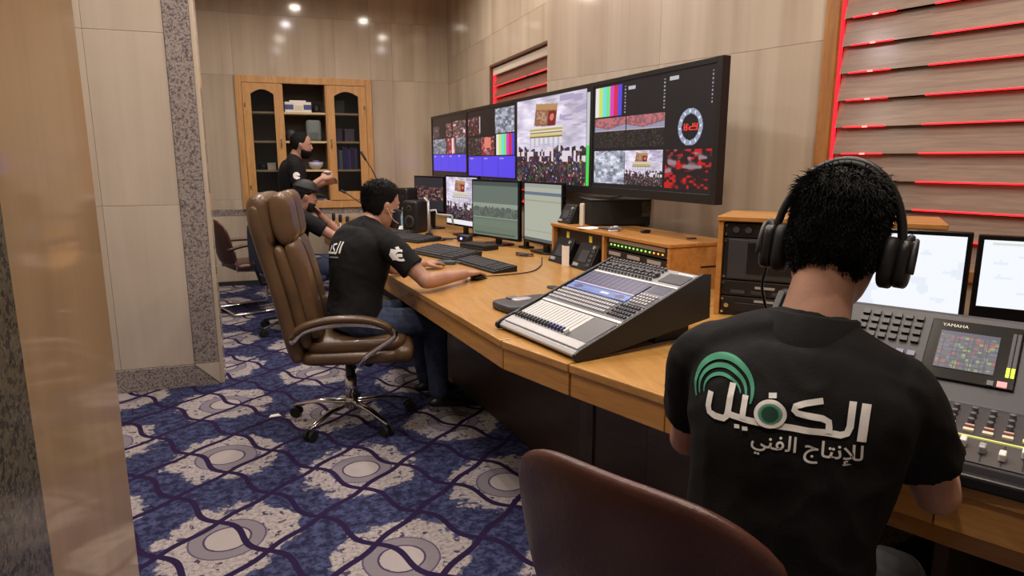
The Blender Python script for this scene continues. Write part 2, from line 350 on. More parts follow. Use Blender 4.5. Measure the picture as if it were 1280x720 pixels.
# ---------------------------------------------------------------- ceiling downlights
Mw = mat('warm_lamp_lens', (255,236,200), .4, emit=(255,226,180), es=12.); Mc = mat('cool_lamp_lens', (235,232,255), .4, emit=(226,220,255), es=12.)
for (x, y, cool) in LIGHTS:
    t = thing('ceiling_downlight', 'recessed round downlight set in the white ceiling', 'downlight', (x, y, CEIL), 0, 'recessed ceiling downlights')
    MB().lathe([(.085,0),(.085,-.012),(.062,-.012),(.06,-.002)], n=24).build('trim_ring', M_white, t, True)
    MB().lathe([(.058,-.003),(.058,-.007),(.01,-.007)], n=20).build('lens', Mc if cool else Mw, t)
    L = bpy.data.lights.new('lamp', 'AREA'); L.shape = 'DISK'; L.size = .11; L.energy = LAMP_W; L.color = (1,.93,.95) if cool else (1,.885,.755); L.spread = R(165)
    lo = bpy.data.objects.new('lamp', L); COL.objects.link(lo); lo.parent = t; lo.location = (0,0,-.02)

# ---------------------------------------------------------------- built-in display cabinet
CW = CX1-CX0; CH = CZ1-CZ0
cb = thing('display_cabinet', 'built-in pine cabinet with two arched glass doors in the back wall', 'cabinet', (CX0, YB, CZ0), 0)
f = MB()
f.bx(0, .07, -.03, .02, 0, CH).build('frame_rail', M_cab, cb, bevel=.004)
for a in ((CW-.07, CW, 0, CH), (.07, CW-.07, CH-.075, CH), (.07, CW-.07, 0, .085)): MB().bx(a[0], a[1], -.03, .02, a[2], a[3]).build('frame_rail', M_cab, cb, bevel=.004)
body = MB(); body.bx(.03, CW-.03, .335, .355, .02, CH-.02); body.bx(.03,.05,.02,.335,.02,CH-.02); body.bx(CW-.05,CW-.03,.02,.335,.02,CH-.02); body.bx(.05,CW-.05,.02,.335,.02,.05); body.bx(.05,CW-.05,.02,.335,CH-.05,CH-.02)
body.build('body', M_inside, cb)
DA = (.07, .485); DB = (.965, CW-.07)
SH = [.42, .745, 1.065]
for x in (DA[1], DB[0]): MB().bx(x-.012, x+.012, -.01, .335, .085, CH-.075).build('divider', M_cab, cb)
for a, b in ((.05, DA[1]-.012), (DA[1]+.012, DB[0]-.012), (DB[0]+.012, CW-.05)):
    for z in SH: MB().bx(a, b, .02, .33, z, z+.022).build('shelf', M_shelf, cb)
def door(x0, x1, hinge):
    z0, z1 = .09, CH-.08; st = .085; g = MB(); n = 12
    ax0, ax1, zi, za = x0+st, x1-st, z0+.10, z1-.115
    arc = [(ax0+(ax1-ax0)*i/n, za+.05*sin(pi*i/n)) for i in range(n+1)]
    o = MB(); o.bx(x0, ax0, -.04, -.012, z0, z1); o.bx(ax1, x1, -.04, -.012, z0, z1); o.bx(ax0, ax1, -.04, -.012, z0, zi)
    pts = arc+[(ax1, z1), (ax0, z1)]; k = len(pts)
    for (a, b), (c, d) in zip(arc[:-1], arc[1:]):
        o.add([(a,-.04,b),(c,-.04,d),(c,-.04,z1),(a,-.04,z1),(a,-.012,b),(c,-.012,d),(c,-.012,z1),(a,-.012,z1)], [(0,1,2,3),(7,6,5,4),(0,4,5,1),(3,2,6,7)])
    dd = o.build('door', M_cab, cb)
    MB().bx(ax0-.01, ax1+.01, -.028, -.024, zi-.01, za+.06).build('door_glass', M_glass, dd)
    hx = x1-.03 if hinge < 0 else x0+.03
    MB().tube([(hx,-.04,.70),(hx,-.07,.70),(hx,-.07,.78),(hx,-.04,.78)], .007).build('handle', M_chrome, dd, True)
    for z in (.25, 1.15):
        kx = x0+.02 if hinge < 0 else x1-.02
        MB().cyl((kx,-.045,z-.02),(kx,-.045,z+.02),.006,n=8).build('hinge', M_steel, dd)
door(DA[0]+.003, DA[1]-.002, -1); door(DB[0]+.002, DB[1]-.003, 1)
def incab(x, z, y=.17): return (CX0+x, YB+y, CZ0+z+.0225)
# contents of the open middle bay
t = thing('equipment_box', 'white and blue equipment carton on the top middle cabinet shelf', 'box', incab(.655, SH[2], .15))
MB().bx(-.145,.145,-.1,.1,0,.115).build('carton', M_paper, t, bevel=.004)
MB().bx(-.1455,-.05,-.102,.1,.03,.085).build('blue_panel', mat('blue_print', (70,84,140), .6), t); MB().bx(.06,.1455,-.102,.1,.03,.085).build('blue_panel', MATS['blue_print'], t)
MB().bx(-.04,.05,-.103,.1,.02,.075).build('label_panel', M_cream, t); MB().bx(-.09,.09,-.07,.07,.116,.135).build('lid_tray', M_paper, t, bevel=.003)
tag(MB().lathe([(.045,0),(.05,.03),(.04,.09),(.015,.1)], n=16).build('black_pot', M_black2, None, True, loc=incab(.86, SH[2], .15)), 'small dark pot beside the carton on the cabinet shelf', 'pot')
t = thing('speaker_unit', 'grey-green rounded unit on the second middle cabinet shelf', 'device', incab(.815, SH[1], .13))
MB().se((0,0,.12),(.085,.07,.12),(.25,.5)).build('housing', mat('sage_plastic', (112,124,122), .6), t, True); MB().bx(-.05,.05,-.076,-.06,.02,.10).build('front_plate', mat('sage_dark', (84,96,96), .6), t, bevel=.004)
t = thing('round_device', 'dark round device at the back of the second cabinet shelf', 'device', incab(.57, SH[1], .2))
MB().se((0,0,.07),(.06,.06,.07),(.7,.8)).build('housing', M_dgrey, t, True); MB().lathe([(.05,0),(.05,.012),(.03,.012)], n=16).build('foot', M_black, t)
t = thing('glass_bowl', 'pale bowl holding a purple packet on the third cabinet shelf', 'bowl', incab(.82, SH[0], .1))
MB().lathe([(.04,0),(.075,.04),(.085,.085),(.08,.085),(.07,.045),(.03,.01)], n=20).build('bowl_wall', mat('pale_bowl', (190,186,190), .3), t, True); MB().se((.0,-.02,.075),(.05,.03,.035),(.8,.8),n=12,m=8).build('packet', mat('purple_packet', (92,80,150), .5), t, True)
for k, (x, c, w) in enumerate(((.72,(120,132,160),.09),(.83,(96,104,130),.1),(.90,(150,150,158),.05))):
    t = thing('paper_stack', ['blue-grey folder stack at the bottom of the middle bay','slate folder stack between two others at the bottom of the middle bay','small pale folder stack by the right divider of the middle bay'][k], 'folder', (CX0+x, YB+.14, CZ0+.0505))
    for j in range(3): MB().bx(-w/2+.004*j, w/2, -.09, .09, .016*j, .016*j+.014).build('folder', mat('folder_%d'%k, c, .6), t)
# behind the doors
def jar(x, z, r, h, m, label, name='storage_jar'):
    t = thing(name, label, 'jar', incab(x, z, .16)); MB().lathe([(r*.8,0),(r,.01),(r,h*.75),(r*.6,h*.85)], n=16).build('jar_body', m, t, True); MB().lathe([(r*.62,h*.86),(r*.62,h),(r*.1,h)], n=16).build('lid', M_dgrey, t)
jar(.40, SH[0], .045, .15, M_dgrey, 'dark jar behind the left cabinet door, third shelf'); jar(.235, SH[0], .06, .07, M_black, 'low black jar behind the left cabinet door, third shelf')
t = thing('white_box', 'small white box behind the left cabinet door, third shelf', 'box', incab(.33, SH[0], .08)); MB().bx(-.045,.045,-.04,.04,0,.075).build('carton', M_paper, t, bevel=.003); MB().bx(-.047,.047,-.042,.042,.06,.078).build('lid', M_white, t, bevel=.002)
jar(.26, .05-.0225+.0005, .07, .13, M_grey, 'grey round jar at the bottom behind the left cabinet door'); jar(.40, .05-.0225+.0005, .045, .1, M_black, 'black jar at the bottom behind the left cabinet door')
bx_ = DB[0]+.06
for k in range(8):
    w = [.03,.025,.04,.03,.028,.035,.03,.04][k]; h = [.24,.25,.22,.26,.25,.23,.25,.24][k]; c = [(84,72,140),(70,60,120),(110,130,150),(64,56,110),(60,66,140),(90,80,150),(56,50,96),(76,70,130)][k]
    lab = ['violet','dark violet','pale slate','deep purple','blue','lilac','dark plum','indigo'][k]+' book behind the right cabinet door, third shelf'
    t = thing('book', lab, 'book', incab(bx_+w/2, SH[0], .14), 0, 'books behind the right glass door'); MB().bx(-w/2, w/2, -.09, .09, 0, h).build('cover', mat('book_%d'%k, c, .6), t, bevel=.002); MB().bx(-w/2+.003, w/2-.003, -.085, .088, h-.004, h+.001).build('pages', M_paper, t)
    bx_ += w+.002
for k, (x, z, c) in enumerate(((1.08,SH[1],(96,80,110)),(1.22,SH[1],(110,100,120)),(1.12,SH[2],(70,72,80)))):
    t = thing('storage_box', ['plum storage box behind the right cabinet door, second shelf','grey-lilac storage box behind the right cabinet door, second shelf','dark grey storage box behind the right cabinet door, top shelf'][k], 'box', incab(x, z, .17)); MB().bx(-.055,.055,-.08,.08,0,.14).build('carton', mat('storebox_%d'%k, c, .6), t, bevel=.003); MB().bx(-.058,.058,-.083,.083,.12,.145).build('lid', mat('storebox_%d'%k, c, .6), t, bevel=.003)

# ---------------------------------------------------------------- pictures on screens (flat print, painted per cell)
SC = 1.0/2**EXPO
def vnoise(u, v, s, seed):
    r = np.random.default_rng(seed).random((64,64)); x = u*s; y = v*s; xi = np.floor(x).astype(int); yi = np.floor(y).astype(int); fx = x-xi; fy = y-yi; fx = fx*fx*(3-2*fx); fy = fy*fy*(3-2*fy)
    g = lambda a, b: r[a%64, b%64]
    return (g(xi,yi)*(1-fx)+g(xi+1,yi)*fx)*(1-fy)+(g(xi,yi+1)*(1-fx)+g(xi+1,yi+1)*fx)*fy
def cnoise(u, v, s, seed, k=4):
    xi = np.floor(u*s).astype(int)%97; yi = np.floor(v*s).astype(int)%97
    return np.random.default_rng(seed).random((97,97,k))[xi,yi]
def W(m, a, b): m = m[...,None]; return a*(1-m)+np.array(b, float)*m if not isinstance(b, np.ndarray) else a*(1-m)+b*m
def full(u, c): return np.ones(u.shape+(3,))*np.array(c, float)
def inr(u, a, b): return ((u >= a)&(u < b)).astype(float)
def crowd(u, v, seed, base=(26,20,30), sc=46):
    n = cnoise(u, v*.5, sc*1.9, seed); c = full(u, base)+n[...,:1]*full(u, (50,36,44)); c = c*(.5+vnoise(u,v,9,seed+3)[...,None])
    pal = np.array([(190,40,50),(220,210,215),(60,160,80),(200,150,60),(70,80,190),(120,60,60),(20,16,24),(30,20,28)], float)
    k = (n[...,1]*8).astype(int); return W((n[...,2] > .74).astype(float), c, pal[k]*.85)
def shrine(u, v):
    c = full(u, (214,206,226))+(vnoise(u,v,6,1)-.5)[...,None]*60+(vnoise(u,v*3,14,2)-.5)[...,None]*40
    c = W(inr(u,.66,1)*inr(v,.62,.98)*(vnoise(u,v*5,9,8) > .55), c, (176,164,196))
    uu = u-.12*(v-.8)
    c = W(inr(uu,.30,.62)*inr(v+.1*(u-.45),.66,.92), c, (148,100,74)); c = W(inr(uu,.30,.62)*inr(v+.1*(u-.45),.85,.92), c, (184,140,92)); c = W(inr(uu,.50,.61)*inr(v+.1*(u-.45),.67,.84), c, (120,24,30)); c = W(inr(uu,.33,.48)*inr(v+.1*(u-.45),.69,.83)*(cnoise(u,v,40,5)[...,0] > .4), c, (182,146,120)); c = W((((uu-.555)/.03)**2+((v-.76)/.04)**2 < 1).astype(float), c, (220,120,100))
    c = W(inr(u,.22,.70)*inr(v,.46,.66), c, (226,222,224))
    for a, b, k in ((.615,.635,(196,170,90)),(.58,.60,(150,130,60)),(.55,.57,(220,196,110)),(.53,.545,(120,104,80))): c = W(inr(u,.22,.70)*inr(v,a,b), c, k)
    c = W(inr(u,.22,.70)*inr(v,.42,.53)*(np.sin(u*90) > .2), c, (190,186,214))
    edge = .40+.06*(vnoise(u,v*0,22,3)-.5)+.05*np.abs(u-.45)
    c = W((v < edge).astype(float), c, crowd(u, v, 4)); c = W(((v < edge)&(v > edge-.16)&(cnoise(u,v*.4,40,6)[...,0] > .62)).astype(float), c, (226,214,224))
    return c
def bars(u, v):
    pal = np.array([(232,232,236),(210,226,90),(110,226,232),(120,226,130),(226,60,190),(214,36,70),(84,70,226)], float); return pal[np.clip((u*7).astype(int),0,6)]
def night(u, v, seed): 
    c = crowd(u, v, seed, (30,26,30), 22)*.8; c = W(np.clip((vnoise(u,v,5,seed)-.4)*3,0,1), c, (128,50,48)); c = W(np.clip((vnoise(u,v,8,seed+1)-.6)*4,0,1), c, (206,168,176)); return W(np.clip((vnoise(u,v,15,seed+2)-.55)*3,0,1)*.7, c, (24,18,22))
def fog(u, v, seed): return full(u, (150,154,170))+(vnoise(u,v,10,seed)-.5)[...,None]*130+(cnoise(u,v,36,seed)[...,:1]-.5)*70
def street(u, v, seed):
    c = full(u, (150,150,176)); c = W((v > .62+.25*np.abs(u-.45)).astype(float), c, (146,92,100)); c = W(((v > .66+.25*np.abs(u-.45))&(vnoise(u,v,16,seed) > .5)).astype(float), c, (190,112,116)); c = W((v < .58).astype(float), c, crowd(u,v,seed,(22,34,30),40)*.5); return W(inr(v,.55,.60), c, (190,176,190))
def place(c, u, v, rect, fn):
    a, b, lo, hi = rect; m = inr(u,a,b)*inr(v,lo,hi); return W(m, c, fn((u-a)/(b-a), (v-lo)/(hi-lo)))
def purple(n):
    def f(u, v):
        c = full(u, (88,70,238)); c = W(((u*n)%1 < .03).astype(float), c, (60,44,190)); return W((((u*n)%1 > .12)&((u*n)%1 < .36)&(v > .86)&(v < .93)).astype(float), c, (170,160,250))
    return f
def pD1(u, v):
    c = full(u, (16,14,18)); c = place(c,u,v,(.02,.44,.42,.58),lambda a,b: fog(a,b,11)*.75); c = place(c,u,v,(.02,.22,.66,.86),lambda a,b: night(a,b,12)*.5+30); c = place(c,u,v,(.44,.60,.66,.88),lambda a,b: night(a,b,13)); c = place(c,u,v,(.64,.98,.64,.9),lambda a,b: night(a,b,14)*1.1+20)
    c = place(c,u,v,(.02,.42,.38,.63),lambda a,b: fog(a,b,15)*.8); c = place(c,u,v,(.46,.70,.38,.63),lambda a,b: W(inr(a,.6,.85), night(a,b,16)*.8+full(a,(70,10,16)), (232,214,220))); c = place(c,u,v,(.72,.98,.38,.63),lambda a,b: fog(a,b,17)*.9*(.4+b[...,None]*.6)); return place(c,u,v,(.02,.99,.08,.36),purple(4))
def pD2(u, v):
    c = full(u, (14,14,18)); c = place(c,u,v,(.02,.29,.64,.90),lambda a,b: night(a,b,21)*.8); c = W(inr(u,.285,.305)*inr(v,.66,.9), c, (200,190,200)); c = place(c,u,v,(.62,.98,.64,.97),lambda a,b: fog(a,b,22)); c = place(c,u,v,(.02,.30,.34,.60),lambda a,b: night(a,b,23)*.5+14)
    c = place(c,u,v,(.32,.60,.34,.60),lambda a,b: W(inr(a,.25,.75)*inr(b,.4,.95), night(a,b,24)*.8+full(a,(60,14,14)), (226,130,110))); c = place(c,u,v,(.64,.98,.34,.62),bars); return place(c,u,v,(.02,.99,.03,.32),purple(3))
def pD3(u, v):
    c = shrine(u/.955, v); c = W(inr(u,.955,1), c, (18,18,22)); c = W(inr(u,.96,.99)*inr(v,.0,.42), c, (70,220,90)); return W(inr(u,.96,.99)*inr(v,.42,.96), c, (196,200,206))
def pD4(u, v):
    c = full(u, (15,15,22)); c = place(c,u,v,(.02,.285,.69,.975),bars)
    for a in (.315, .645, .975): c = W(inr(u,a-.006,a+.006)*inr(v,.70,.97)*((v*34)%1 < .45), c, (150,150,160))
    for a, hh in ((.34,.93),(.68,.95)): c = W(inr(u,a,a+.065)*inr(v,hh-.018,hh+.012), c, (190,190,196))
    c = place(c,u,v,(.02,.325,.385,.675),lambda a,b: street(a,b,31)); c = place(c,u,v,(.335,.655,.385,.675),lambda a,b: street(a,b,33)); c = place(c,u,v,(.02,.325,.04,.36),lambda a,b: fog(a,b,35)+20); c = place(c,u,v,(.33,.65,.04,.36),shrine)
    c = place(c,u,v,(.67,.99,.03,.36),lambda a,b: W(np.clip((vnoise(a,b,9,41)-.62)*5,0,1)*(b > .4), W(np.clip((vnoise(a,b*1.2,13,40)*.6+vnoise(a,b,5,42)*.4-.48)*6,0,1), full(a,(26,14,20)), (196,22,26)), (150,128,138)))
    r = np.hypot((u-.84)/.5625*1.0*.56, (v-.535)/1.0*.56); r = np.hypot((u-.84)*1.78, v-.535)
    c = W(inr(r,.105,.15), c, (150,160,186)); th = np.arctan2(v-.535, (u-.84)*1.78); c = W(inr(r,.115,.14)*((th*12/(2*pi))%1 < .25), c, (226,230,240))
    # red digits 8:29 in seven strokes
    def seg(x0, on):
        nonlocal c
        S = {'a':(0,.03,.055,.062),'d':(0,.03,0,.007),'g':(0,.03,.027,.034),'f':(0,.007,.03,.06),'b':(.024,.031,.03,.06),'e':(0,.007,0,.03),'c':(.024,.031,0,.03)}
        for k in on: a,b,d,e = S[k]; c = W(inr(u-x0,a*.8,b*.8+.002)*inr(v-.505,d,e), c, (255,60,44))
    seg(.795,'abcdefg'); seg(.835,'abged'); seg(.866,'abcdfg'); c = W(inr(u,.826,.830)*((v > .518)&(v < .528)|(v > .545)&(v < .555)), c, (255,60,44)); return c
def pEdit(u, v):
    c = full(u, (104,118,108)); c = W(inr(v,.92,1), c, (70,82,80)); c = W(inr(v,.52,.60), c, (150,160,148)); c = W(inr(v,.34,.54)*(vnoise(u*3,v,30,51) > .5), c, (80,92,84)); c = W(inr(v,.33,.35), c, (160,170,158)); c = W(inr(v,0,.30), c, (112,128,112)); c = W(inr(u,.05,.95)*inr(v,.03,.06), c, (84,96,86)); return W((((v*26)%1) < .14)*inr(v,.06,.33), c, (96,112,98))
def pDoc(u, v):
    c = full(u, (178,182,166)); c = W(inr(v,.94,1), c, (160,166,160)); c = W(inr(v,.80,.86), c, (104,118,136)); c = W(inr(v,.70,.72), c, (160,160,140)); c = W(inr(v,0,.05), c, (90,94,96)); return W(inr(v,.17,.18), c, (150,152,140))
def pDark(u, v): c = full(u, (40,40,46)); c = W(inr(v,.3,.75)*(vnoise(u,v,12,61) > .52), c, (96,56,50)); c = W(inr(v,.35,.7)*(vnoise(u,v,20,62) > .7), c, (150,110,100)); return c
def pShr(u, v): c = shrine(u, (v-.1)/.9); return W(inr(v,0,.10), c, (240,240,244))
def pWhite(u, v): c = full(u, (240,244,250)); c = W(inr(u,.05,.9)*inr(v,.93,.95), c, (214,220,210)); c = W(inr(u,.55,.7)*inr(v,.08,.1), c, (190,200,196)); return W((vnoise(u,v,9,71) > .8).astype(float), c, (228,234,244))
def pCons(u, v):
    n = cnoise(u,v,16,81); c = full(u, (96,98,124))+(n[...,:1]-.5)*50; c = W((n[...,1] > .86).astype(float), c, (150,190,120)); c = W((n[...,1] < .06).astype(float), c, (200,90,80)); c = W(((v*9)%1 < .12).astype(float), c, (44,46,66)); c = W(((u*12)%1 < .1).astype(float), c, (50,52,74)); return W(inr(v,.9,1), c, (60,66,110))
def pMeter(u, v):
    c = full(u, (66,66,132)); c = W(((u*12)%1 < .14).astype(float), c, (150,150,206)); c = W(((v*14)%1 < .2).astype(float), c, c*.8); return W(inr(v,0,.1), c, (44,42,90))
def pStrip(u, v):
    c = full(u, (112,140,216))+(vnoise(u,v,6,91)-.5)[...,None]*40; c = W(inr(u,.55,.68)*inr(v,.3,.7), c, (236,240,250)); return W((np.hypot((u-.16)*4,(v-.5)) < .3).astype(float)+(np.hypot((u-.86)*4,(v-.5)) < .3), c, (60,60,130))
def screen(name, fn, w, h, nx, parent, T, strength=1.):
    """emissive picture plane, local x right, local z up, facing -y"""
    ny = max(2, int(nx*h/w)); X = np.linspace(-w/2, w/2, nx+1); Z = np.linspace(-h/2, h/2, ny+1)
    gx, gz = np.meshgrid(X, Z); vs = np.stack([gx.ravel(), np.zeros(gx.size), gz.ravel()], 1); vs = [T @ V(p) for p in vs]
    fs = [(j*(nx+1)+i, j*(nx+1)+i+1, (j+1)*(nx+1)+i+1, (j+1)*(nx+1)+i) for j in range(ny) for i in range(nx)]
    me = bpy.data.meshes.new(name); me.from_pydata(vs, [], fs); me.update()
    u, v = np.meshgrid((np.arange(nx)+.5)/nx, (np.arange(ny)+.5)/ny); c = np.clip(fn(u, v), 0, 255)/255.
    c = np.where(c <= .04045, c/12.92, ((c+.055)/1.055)**2.4).reshape(-1, 3); c = np.concatenate([c, np.ones((len(c),1))], 1)
    at = me.color_attributes.new('Col', 'FLOAT_COLOR', 'CORNER'); at.data.foreach_set('color', np.repeat(c, 4, 0).ravel().astype(np.float32))
    k = 'screen_%g' % strength
    if k not in MATS:
        m = bpy.data.materials.new(k); m.use_nodes = True; t = NT(m); b = t.n['Principled BSDF']; a = t.new('ShaderNodeAttribute'); a.attribute_name = 'Col'
        b.inputs['Base Color'].default_value = (.01,.01,.012,1); b.inputs['Roughness'].default_value = .35; t.l.new(a.outputs['Color'], b.inputs['Emission Color']); b.inputs['Emission Strength'].default_value = strength*SC; MATS[k] = m
    me.materials.append(MATS[k]); return link(name, me, parent)

# ---------------------------------------------------------------- video wall: four wide displays side by side
TVA, TVB = V((1.72, 7.80, 0)), V((2.033, 2.79, 0)); tv_d = (TVB-TVA); TVL = tv_d.length; TVW = TVL/4; tv_rz = math.atan2(tv_d.y, tv_d.x)
TVH = .71; TVZ = 1.20
tvlab = ['wide wall display furthest from the camera, small tiles over a purple row', 'second wide wall display with colour bars and three purple tiles', 'third wide wall display showing a crowd before a shrine', 'nearest wide wall display with clock, colour bars and black tiles']
for k, fn in enumerate((pD1, pD2, pD3, pD4)):
    p = TVA+tv_d*((k+.5)/4); t = thing('wall_display', tvlab[k], 'display', (p.x, p.y, TVZ), tv_rz, 'video wall displays')
    MB().bx(-TVW/2+.06, TVW/2-.06, .045, .085, .08, TVH-.08).build('rear_housing', M_black2, t, bevel=.01)
    bl, br = (.018 if k else .03), (.018 if k < 3 else .04)
    for a in ((-TVW/2, -TVW/2+bl, 0, TVH), (TVW/2-br, TVW/2, 0, TVH), (-TVW/2+bl, TVW/2-br, TVH-.028, TVH), (-TVW/2+bl, TVW/2-br, 0, .05)):
        MB().bx(a[0], a[1], 0, .048, a[2], a[3]).build('bezel', mat('tv_bezel', (30,29,31), .35), t, bevel=.002)
    w = TVW-bl-br; h = TVH-.078
    screen('screen', fn, w, h, 240, t, TR(((bl-br)/2, .006, .05+h/2)), .95)
    MB().bx(-.03, .03, .085, .62 if k == 3 else (.5 if k == 2 else .2), .32, .38).build('wall_bracket', M_black2, t)
    MB().bx(-.15, .15, .08, .095, .2, .5).build('bracket_plate', M_black2, t)

# ---------------------------------------------------------------- desk in three joined runs
DT = .75
def desk(label, front, rear, open_from=99):
    t = thing('console_desk', label, 'desk', (front[0][0], front[0][1], 0)); o = V((front[0][0], front[0][1], 0))
    L = lambda p: (p[0]-o.x, p[1]-o.y)
    poly = [L(p) for p in front]+[L(p) for p in rear][::-1]; ar = sum(poly[i][0]*poly[(i+1)%len(poly)][1]-poly[(i+1)%len(poly)][0]*poly[i][1] for i in range(len(poly)))
    if ar < 0: poly = poly[::-1]
    MB().prism(poly, DT-.03, DT).build('worktop', M_desk, t, bevel=.004)
    for si, (a, b) in enumerate(zip(front[:-1], front[1:])):
        a, b = V((*L(a),0)), V((*L(b),0)); d = (b-a).normalized(); n = V((-d.y, d.x, 0))
        if n.x < 0: n = -n
        ang = math.atan2(d.y, d.x); ln = (b-a).length
        MB().bx(.002, ln-.002, 0, .022, DT-.115, DT-.0305).build('front_apron', M_deskf, t, bevel=.003, loc=tuple(a+n*.008), rz=ang)
        if si < open_from: MB().bx(.0, ln, 0, .02, .0, DT-.031).build('modesty_panel', M_darkw, t, loc=tuple(a+n*.42), rz=ang)
        else: MB().bx(.0, ln, 0, .02, .55, DT-.1155).build('lower_panel', M_rackw, t, loc=tuple(a+n*.10), rz=ang); MB().bx(ln-.03, ln, .1, .9, .0, DT-.031).build('end_panel', M_darkw, t, loc=tuple(a+n*.10), rz=ang)
    return t
F1 = [(.56,8.1),(.50,7.3),(.38,6.6),(.44,6.0),(.52,5.1),(.576,4.03),(.758,2.31)]; F2 = [(.76,2.305),(.877,1.955)]; F3 = [(.88,1.95),(1.016,1.58),(1.30,.95),(1.62,.30),(1.78,0.)]
desk('long far run of the honey wood control desk with keyboards and monitors', F1, [(1.98,8.1),(1.98,4.84),(1.93,4.78),(2.56,2.72)])
desk('short middle wedge of the wood control desk under the silver mixer', F2, [(2.565,2.715),(2.64,2.45)])
desk('near run of the wood control desk beside the headphone man', F3, [(2.645,2.445),(3.27,.40),(3.37,.05)], 1)

# ---------------------------------------------------------------- desk monitors
def monitor(label, c, rz, w, h, fn, zb, base='foot', nx=110, s=.95, bb=.02):
    t = thing('desk_monitor', label, 'monitor', (c[0], c[1], DT), rz, 'desk monitors'); zc = zb+h/2-DT
    MB().bx(-w/2-.016, w/2+.016, .0, .03, zc-h/2-bb, zc+h/2+.016).build('housing', M_gloss, t, bevel=.004)
    MB().se((0,.035,zc),(w*.3,.025,h*.3),(.3,.3)).build('rear_bulge', M_black, t, True)
    screen('screen', fn, w, h, nx, t, TR((0,-.0015,zc)), s)
    MB().bx(-.03,.03,.03,.055,.01,zc).build('stand_neck', M_black, t, bevel=.004)
    MB().se((0,.04,.008),(.13,.09,.008),(.4,.5)).build('stand_foot', M_gloss, t, True)
    return t
monitor('dark desk monitor with a dim crowd picture, furthest along the desk', (1.40,6.52), R(-69), .50, .32, pDark, .93)
monitor('bright desk monitor showing the shrine crowd above a white bar', (1.535,5.78), R(-76), .56, .42, pShr, .85)
monitor('large desk monitor with a green-grey editing timeline', (1.615,5.06), R(-70), .58, .43, pEdit, .82, s=.9)
monitor('desk monitor with a pale document page beside the low rack', (1.795,4.49), R(-80), .50, .42, pDoc, .83, s=.9)
monitor('white-screened monitor next to the headphone man', (1.945,1.735), R(-53), .50, .275, pWhite, .90, nx=60, s=1.05)
monitor('second white-screened monitor cut off by the right edge', (2.26,1.315), R(-53), .46, .215, pWhite, .955, nx=60, s=1.05, bb=.07)

# ---------------------------------------------------------------- low rack box with intercoms and patch unit
RK = thing('low_rack_cabinet', 'low oak rack box standing on the desk below the nearest display', 'rack cabinet', (1.746, 4.185, DT), R(-85.1))
rw, rh, rd = 1.297, .25, .40
MB().bx(-.005, rw+.005, -.008, rd, rh-.02, rh).build('top_board', M_rackw, RK, bevel=.004)
for x in (0, .645, rw-.022): MB().bx(x, x+.022, 0, rd-.004, 0, rh-.0205).build('side_board', M_rackw, RK, bevel=.002)
MB().bx(.022, rw-.022, rd-.02, rd-.006, 0, rh-.0205).build('back_board', M_darkw, RK)
MB().bx(.025, .642, .03, .04, .135, .228).build('blank_panel', M_black, RK, bevel=.003)
for x in (.16, .45): MB().bx(x, x+.035, .0275, .0295, .165, .205).build('yellow_note', M_yellow, RK)
MB().bx(rw-.001, rw+.0006, .20, .36, .115, .125).build('vent_slot', M_black2, RK)
def at_local(par, p):
    return tuple((MX.Translation(par.location) @ MX.Rotation(par.rotation_euler.z, 4, 'Z')) @ V(p))
def intercom(label, par, p, s=1., rz=None):
    w = at_local(par, p); t = thing('intercom_station', label, 'intercom', w, par.rotation_euler.z if rz is None else rz, 'intercom stations'); T = TR((0,0,0), R(-24))
    MB().prof([(-.015*s,0),(.1*s,0),(.105*s,.17*s),(.075*s,.175*s)], -.115*s, .115*s).build('housing', M_black, t, bevel=.006)
    k = math.atan2(.09, .175); S = TR((0,-.0155*s,.0), -k)
    MB().bx(-.055*s,.045*s,-.004,.002,.05*s,.13*s,T=S).build('display_window', M_dgrey, t); MB().bx(-.09*s,-.03*s,-.004,.001,.018*s,.038*s,T=S).build('label_plate', M_silver, t)
    mb = MB()
    for i in range(4): mb.bx(.06*s,.1*s,-.005,.002,(.03+.03*i)*s,(.05+.03*i)*s,T=S)
    stuff(mb.build('key_column', M_dgrey, t)); MB().cyl(tuple(S@V((.08*s,-.012,.155*s))), tuple(S@V((.08*s,.0,.155*s))), .012*s, n=12).build('knob', M_silver, t)
    return t
intercom('left intercom station in the low oak rack box', RK, (.16,-.04,.0005)); intercom('intercom station in the low rack box beside the white paper strip', RK, (.46,-.035,.0005))
t = thing('paper_strip', 'white folded paper strip standing between two intercom stations', 'paper', at_local(RK,(.31,-.07,.001)), R(-85.1)); MB().bx(-.03,-.002,-.002,.0,0,.13).build('sheet', M_paper, t); MB().add([(-.002,-.002,0),(.028,.018,0),(.028,.018,.13),(-.002,-.002,.13)],[(0,1,2,3)]).add([(-.002,0,0),(.028,.02,0),(.028,.02,.13),(-.002,0,.13)],[(3,2,1,0)]).build('folded_sheet', M_paper, t)
t = thing('patch_unit', 'rack patch unit with a row of green and amber lights', 'rack unit', at_local(RK,(.672,.015,.0)), R(-85.1)); uw = rw-.022-.672-.01
MB().bx(0,uw,.004,.3,.165,.225).build('upper_body', M_black, t, bevel=.002); MB().bx(.03,uw-.03,0,.0045,.20,.22).build('label_rail', M_silver, t)
for i in range(14): MB().bx(.045+i*(uw-.1)/13,.053+i*(uw-.1)/13,0,.004,.181,.189).build('status_led', M_led_g if i < 11 else M_led_o, t)
MB().bx(0,uw,.004,.3,.085,.155).build('lower_body', M_black, t, bevel=.002)
for i in range(3): MB().bx(.03+i*.19,.15+i*.19,0,.0045,.125,.145).build('name_plate', M_silver, t)
MB().bx(0,uw,.004,.3,.003,.078).build('base_body', M_black, t, bevel=.002)
